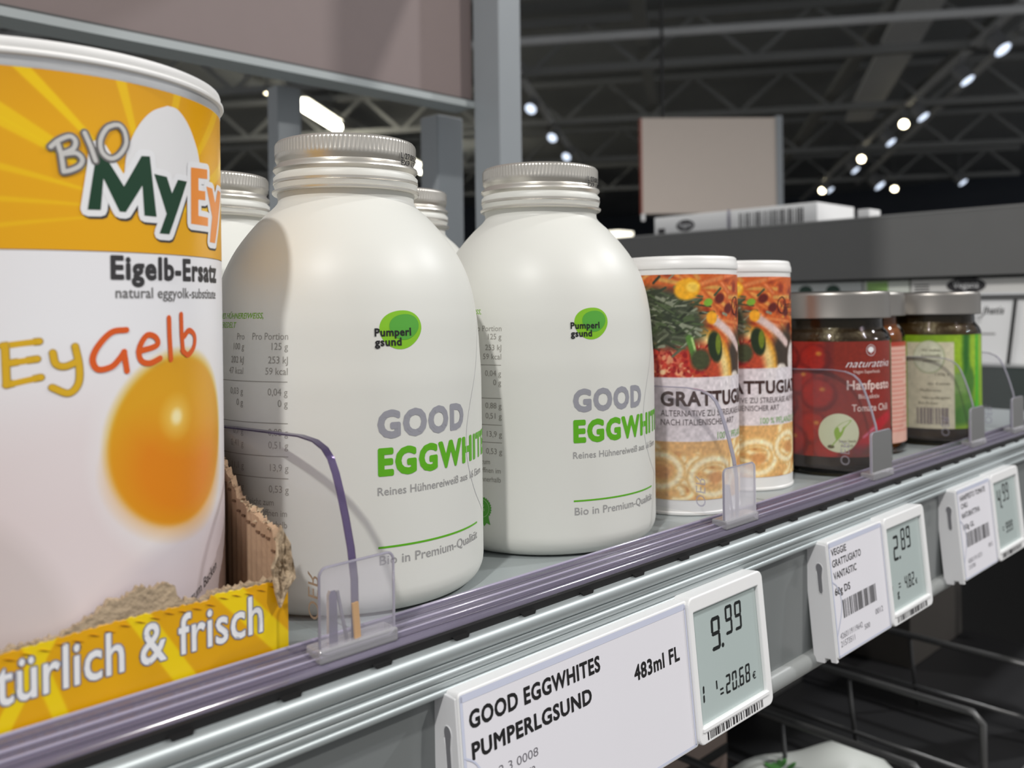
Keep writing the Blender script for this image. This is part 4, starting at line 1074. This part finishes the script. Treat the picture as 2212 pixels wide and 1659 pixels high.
price_tag(13.95, 13.9, 9.45, 'wide price tag showing 9.99 under the white bottles', ('9', '99'),
          [('s', ('1', 9.45 + 0.45, -3.34, 0.16, 0.55, 0.08, 0.1)), ('r', (10.75, -3.12, 10.82, -2.85)), ('r', (10.95, -3.22, 11.14, -3.16)), ('r', (10.95, -3.36, 11.14, -3.30)), ('s', ('20', 11.28, -3.44, 0.28, 0.60, 0.075, 0.10)), ('r', (12.0, -3.44, 12.07, -3.37)), ('s', ('68', 12.1, -3.44, 0.28, 0.60, 0.075, 0.10)), ('t', ('€', 0.22, 12.92, -3.44))],
          [('GOOD EGGWHITES', 0.40, 4.92, 0.036, 0.30, -0.92), ('PUMPERLGSUND', 0.38, 4.45, 0.036, 0.32, -1.66), ('483ml FL', 0.42, 2.25, 0.03, 6.68, -1.66)],
          [('2 3 0008', 0.22, 1.4, 1.15, -2.32), ('21573', 0.2, 0.8, 1.6, -2.72)], None)
price_tag(32.95, 9.15, 4.85, 'price tag showing 2.89 below the pasta-cheese cans', ('2', '89'),
          [('s', ('0', 5.08, -3.40, 0.26, 0.55, 0.075, 0.1)), ('t', ('g', 0.3, 5.78, -3.44)), ('r', (6.0, -3.10, 6.2, -3.04)), ('r', (6.0, -2.96, 6.2, -2.90)), ('s', ('4', 6.62, -3.30, 0.26, 0.58, 0.07, 0.09)), ('r', (6.93, -3.30, 6.99, -3.24)), ('s', ('82', 7.02, -3.30, 0.26, 0.58, 0.07, 0.09)), ('t', ('€', 0.22, 7.75, -3.30))],
          [('VEGGIE', 0.26, 1.28, 0.012, 0.22, -0.58), ('GRATTUGIATO', 0.27, 2.5, 0.012, 0.22, -1.02), ('VANTASTIC', 0.27, 1.98, 0.012, 0.24, -1.50), ('60g DS', 0.27, 1.3, 0.02, 0.22, -2.10)],
          [('4260119119642', 0.22, 1.95, 0.30, -3.80), ('21573511', 0.22, 1.2, 0.30, -4.10), ('500', 0.2, 0.5, 2.4, -3.95), ('0012', 0.22, 0.72, 3.5, -3.62)], (0.75, 3.72, -3.08, -2.38, 44, 17))
price_tag(46.5, 9.05, 4.7, 'price tag showing 4.99 at the far right below the jars', ('4', '99'),
          [('s', ('1', 5.1, -3.40, 0.2, 0.55, 0.075, 0.1)), ('r', (6.0, -3.10, 6.2, -3.04)), ('r', (6.0, -2.96, 6.2, -2.90)), ('s', ('999', 6.5, -3.30, 0.3, 0.55, 0.07, 0.09))],
          [('HANFPESTO TOMATE', 0.26, 3.6, 0.012, 0.36, -0.64), ('CHILI', 0.24, 0.9, 0.012, 0.4, -1.02), ('NATURATTIVA', 0.26, 2.5, 0.012, 0.4, -1.5), ('150g GL', 0.24, 1.5, 0.012, 0.42, -2.06)],
          [('4260119110731', 0.22, 1.95, 0.6, -3.74), ('215700', 0.2, 0.9, 0.6, -4.04), ('0012', 0.2, 0.6, 3.6, -3.5)], (0.7, 3.9, -2.96, -2.24, 44, 23))

# ================================================================== behind the products
hb = thing('header_board', 'large taupe header board above the back of the shelf', 'board', (0, 57, 25.7))
obj('board', box(-40, 50.7, 0, 1.6, 0.35, 70), MT['taupe'], hb)
obj('bottom_frame', box(-40, 50.6, -0.5, 2.0, -0.42, 0.12), mat('frame_pale_grey', (166, 172, 173), 0.4), hb)
obj('frame_groove', box(-40, 50.7, -0.2, 0.0, 0.12, 0.36), mat('frame_groove_dark', (70, 70, 70), 0.6), hb)
MT['post_hole'] = MT['black']
def post(x0, x1, y0, y1, z0, z1, lab, holes=True):
    t = thing('upright_post', lab, 'post', (x0, y0, z0), group='grey shelf uprights')
    obj('column', box(0, x1 - x0, 0, y1 - y0, 0, z1 - z0), MT['post'], t, bevel=0.12)
    obj('edge_fold', box(x1 - x0 - 0.02, x1 - x0 + 0.25, 0.3, y1 - y0, 0, z1 - z0), MT['post'], t)
    return t
post(50.64, 53.2, 53.5, 56.7, -0.0, 96, 'thick grey upright post behind the second white bottle')
post(33.88, 35.8, 60, 61.6, -25, 25.2, 'slim grey upright left of the nearest bottle cap')
post(49.3, 52.2, 60, 62.4, -25, 25.2, 'slim grey upright just left of the thick post')

o = thing('shadow_bracket', 'unseen grey bracket arm added on the thick post to shade the header board', 'bracket', (51.2, 53.5, 50))  # added above the view so its slanting shadow falls on the board
obj('arm', box(0, 0.6, -33, 0, 0, 11), MT['post'], o)
obj('hook_plate', box(-0.1, 0.8, -0.6, 0, -3, 13), MT['post'], o)

# shelving running across at the right
cs = thing('cross_shelf', 'dark grey shelf fascia crossing behind the cans and jars at right', 'shelf', (100, 0, 0))
obj('fascia', box(0, 0.8, 14, 100, 11.0, 17.9), MT['fascia'], cs)
obj('fascia_top_edge', box(-0.05, 0.9, 14, 100, 17.9, 18.1), mat('bare_edge', (150, 150, 148), 0.3, 0.6), cs)
obj('upper_deck', box(0.8, 42, 14, 100, 16.9, 17.4), MT['fascia'], cs)
obj('lower_deck', box(0.2, 42, 14, 100, 1.1, 1.6), MT['fascia'], cs)
obj('lower_fascia', box(-0.6, 0.2, 14, 100, -5.2, 1.5), mat('dark_green_grey_fascia', (70, 78, 76), 0.4, noise=0.1, nscale=10), cs)
obj('lower_edge', box(-0.7, 0.3, 14, 100, 1.5, 1.72), mat('pale_edge', (176, 178, 178), 0.3), cs)
obj('back_board', box(40, 41, 14, 100, -60, 16.5), MT['lowshelf'], cs)
obj('end_side', box(0.8, 41, 99, 100, -60, 17), MT['lowshelf'], cs)

# white cartons lying on the cross shelf
def carton(name, lab, x0, x1, y0, y1, z0, h, slope=0):
    t = thing(name, lab, 'carton', (x0, y0, z0), group='white cartons on the cross shelf')
    V = [(0, 0, 0), (x1 - x0, 0, 0), (x1 - x0, y1 - y0, 0), (0, y1 - y0, 0), (0, 0, h), (x1 - x0, 0, h), (x1 - x0, y1 - y0, h), (0, y1 - y0, h)]
    obj('carton_body', (V, [(0, 3, 2, 1), (4, 5, 6, 7), (0, 1, 5, 4), (1, 2, 6, 5), (2, 3, 7, 6), (3, 0, 4, 7)]), MT['white_card'], t, bevel=0.05)
    return t
def side_print(g, x): return [(x, -a, b) for a, b in g[0]], g[1]     # read from -X: right is -Y
t = carton('white_carton', 'white carton with black oval logo on top of the cross shelf', 102, 112, 64.4, 76.2, 17.42, 3.2)
obj('oval_logo', side_print(join2(ell2(-6.6, 1.75, 1.5, 0.78, 32)), -0.02), MT['ink_dark'], t)
obj('logo_lettering', side_print(join2(xf2(text2('Veganz', 0.7, 2.2), -7.7, 1.5)), -0.03), MT['ink_white'], t)
obj('print_block', side_print(rect2(-11.2, 0.9, -10.0, 1.6), -0.02), MT['ink_dark'], t)
t = carton('white_carton', 'white carton with large barcode on top of the cross shelf', 102, 112, 51.8, 64.2, 17.42, 3.2)
obj('barcode', side_print(bars2(-10.8, -1.8, 0.7, 2.7, 40, 5), -0.02), MT['ink_dark'], t)
obj('wrap_corner', tube([(-0.05, 12.3, 0), (-0.05, 12.3, 3.3)], 0.18), MT['acrylic_edge_pale'], t)
t = carton('white_carton', 'small white carton tip peeking over the cross shelf edge', 103, 106, 45.8, 47.2, 17.42, 1.9)
# packages under the cross shelf fascia
def pack(lab, y0, y1, x0, rgb, logo, h=9.0, z=1.72):
    t = thing('food_pack', lab, 'package', (x0, y0, z), group='packages on the cross shelf')
    obj('pack_body', box(0, 8, 0, y1 - y0, 0, h), mat('pack_paper', rgb, 0.45, noise=0.02), t, bevel=0.08)
    w_ = y1 - y0
    if logo == 'oval':
        obj('oval_logo', side_print(ell2(-w_ * 0.55, h - 0.75, 2.0, 0.85, 32), -0.02), MT['ink_dark'], t)
        obj('logo_lettering', side_print(xf2(text2('Veganz', 0.7, 2.6), -w_ * 0.55 - 1.3, h - 1.0), -0.03), MT['white_card'], t)
        obj('print_block', side_print(join2(*[rect2(-w_ + 0.4, h - 0.7 - 0.3 * k, -w_ + 2.0, h - 0.55 - 0.3 * k) for k in range(4)]), -0.02), MT['ink_dark'], t)
    elif logo == 'green':
        obj('green_panel', side_print(rect2(-w_ + 0.4, 1.0, -w_ * 0.45, h - 0.1), -0.02), mat('pack_green', (150, 190, 110), 0.45), t)
    elif logo == 'dark':
        obj('dark_panel', side_print(join2(*[ell2(-w_ * k, h - 1.0, 0.9, 0.7, 20) for k in (0.25, 0.5, 0.8)]), -0.02), mat('pack_dark_green', (40, 70, 56), 0.45), t)
    return t
pack('white package with dark green leaves print under the dark fascia', 46, 60, 101.2, (206, 210, 208), 'dark', 9.0)
pack('white package with green panel under the dark fascia', 40.6, 45.8, 101.2, (220, 224, 214), 'green', 9.0)
pack('wide white package with black oval logo under the dark fascia at far right', 27.5, 40.4, 101.2, (224, 222, 218), 'oval', 9.0)
# framed info card in front of the packages
t = thing('info_card', 'white framed card with black handwritten heading at the right edge', 'card', (100.7, 26, 1.72))
obj('card_sheet', box(0, 0.2, 0.6, 9.0, 0.0, 6.7), MT['white_card'], t)
obj('card_frame', join(box(-0.15, 0.25, 0, 9.4, 6.7, 7.2)), mat('card_frame_grey', (92, 92, 92), 0.4), t)
obj('frame_post', bar((-0.1, 3.6, 6.7), (-0.1, 4.4, 0), 0.3), mat('frame_post_dark', (50, 50, 50), 0.4), t)
obj('frame_rim', box(-0.2, 0.3, 0, 9.4, 7.2, 7.4), MT['steel_light'], t)
g = join2(xf2(text2('Yvs Jhatis', 0.75, 3.6, shear=0.3, bold=0.02), -8.3, 5.2), xf2(text2('BIO 100', 0.35, 1.6), -8.5, 4.6))
obj('card_lettering', side_print(g, -0.02), MT['ink_dark'], t)
obj('card_rule', side_print(join2(rect2(-8.6, 3.0, -5.6, 3.2), rect2(-8.4, 4.3, -7.0, 4.4)), -0.02), MT['ink_midgrey'], t)

# ================================================================== below the shelf
ls = thing('lower_shelf', 'dark lower shelf seen under the front rail at right', 'shelf', (0, 0, -26))
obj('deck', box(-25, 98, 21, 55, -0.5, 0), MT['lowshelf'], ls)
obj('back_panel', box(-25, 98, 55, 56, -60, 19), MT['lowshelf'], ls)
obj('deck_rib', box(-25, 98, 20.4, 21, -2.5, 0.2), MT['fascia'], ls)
for x, lab in ((55, 'dark wire divider on the lower shelf, nearest one'), (65, 'dark wire divider on the lower shelf, middle one'), (76.4, 'dark wire divider on the lower shelf, farthest one'), (46, 'dark wire divider on the lower shelf, half hidden behind the 9.99 tag')):
    t = thing('wire_divider', lab, 'wire divider', (x, 21.5, -26), group='wire dividers on the lower shelf')
    obj('top_wire', tube([(0, 0, 0.1), (0, 0, 5.4), (0, 0.6, 6.0), (0, 20, 6.0), (0, 30, 6.0)], 0.26, 8), MT['wire'], t, smooth=True)
    obj('leg_wire', tube([(0, 9.5, 6.0), (0, 9.2, 3.0), (0.3, 9.0, 0.2)], 0.16, 8), MT['wire'], t, smooth=True)
    obj('low_wire', tube([(0, 0, 1.8), (0, 30, 1.8)], 0.16, 8), MT['wire'], t, smooth=True)
t = thing('end_upright', 'perforated grey upright at the far right below the rail', 'post', (79.0, 21.8, -110))
obj('column', box(0, 4.2, -3.2, -1.6, 0, 103.4), MT['post'], t, bevel=0.1)
for k in range(14):
    obj('slot_hole', box(1.6, 2.6, -3.23, -3.1, 60 + k * 3.2, 62 + k * 3.2), MT['black'], t)
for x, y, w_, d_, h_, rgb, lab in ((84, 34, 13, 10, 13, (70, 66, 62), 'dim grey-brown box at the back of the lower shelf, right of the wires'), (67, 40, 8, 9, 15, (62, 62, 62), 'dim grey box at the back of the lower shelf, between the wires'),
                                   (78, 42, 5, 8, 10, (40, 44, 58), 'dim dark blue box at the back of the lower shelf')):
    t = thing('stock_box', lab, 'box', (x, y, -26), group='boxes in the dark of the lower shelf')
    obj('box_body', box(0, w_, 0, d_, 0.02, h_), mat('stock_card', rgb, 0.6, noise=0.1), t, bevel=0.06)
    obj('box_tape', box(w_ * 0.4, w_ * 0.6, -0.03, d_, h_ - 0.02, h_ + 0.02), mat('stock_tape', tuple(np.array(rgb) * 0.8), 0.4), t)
# white herb packet, and a taupe box beside it
t = thing('herb_packet', 'white glossy packet with green herb print at the bottom edge', 'packet', (54.5, 31.5, -26), (0, 0, radians(-28)))
nx, ny = 16, 10; V = []; Fc = []
for j in range(ny + 1):
    for i in range(nx + 1):
        u_, v_ = i / nx, j / ny
        V.append((12 * u_ - 3, -7 * v_ + 1.5, 0.3 + 2.6 * (sin(pi * u_) ** 0.5) * (sin(pi * v_) ** 0.5) + 1.5 * (1 - v_) + 0.25 * sin(9 * u_ + 5 * v_)))
for j in range(ny):
    for i in range(nx): a = j * (nx + 1) + i; Fc.append((a, a + 1, a + nx + 2, a + nx + 1)[::-1])
o = obj('packet_skin', (V, Fc), mat('packet_white', (232, 236, 230), 0.3), t, smooth=True)
md = o.modifiers.new('thick', 'SOLIDIFY'); md.thickness = 0.002; md.offset = 1
g = []
for k in range(7):
    a = -1.2 + k * 0.4
    g.append(ell2(0.9 * sin(a) + 0.3, 0.9 * cos(a) - 0.3 * k % 0.5, 0.45, 0.18, 14, pi / 2 - a))
hp = [(a_ * 1.0 - 0.6, b_ - 1.6, 0) for a_, b_ in join2(*g)[0]]
def pz(x, y):
    u_, v_ = (x + 3) / 12, (1.5 - y) / 7
    return 0.3 + 2.6 * (max(0, sin(pi * u_)) ** 0.5) * (max(0, sin(pi * v_)) ** 0.5) + 1.5 * (1 - v_) + 0.25 * sin(9 * u_ + 5 * v_) + 0.28
obj('herb_print', ([(x, y, pz(x, y)) for x, y, z in hp], join2(*g)[1]), mat('ink_herb', (90, 150, 80), 0.4), t)
t = thing('taupe_box', 'taupe carton low behind the wide price tag', 'box', (38, 34, -26))
obj('box_body', box(0, 15, 0, 10, 0.02, 5.2), mat('taupe_card', (150, 132, 122), 0.6, noise=0.05), t, bevel=0.08)
obj('dark_stripe', box(-0.02, 15.02, -0.03, 0, 3.4, 4.1), MT['black'], t)
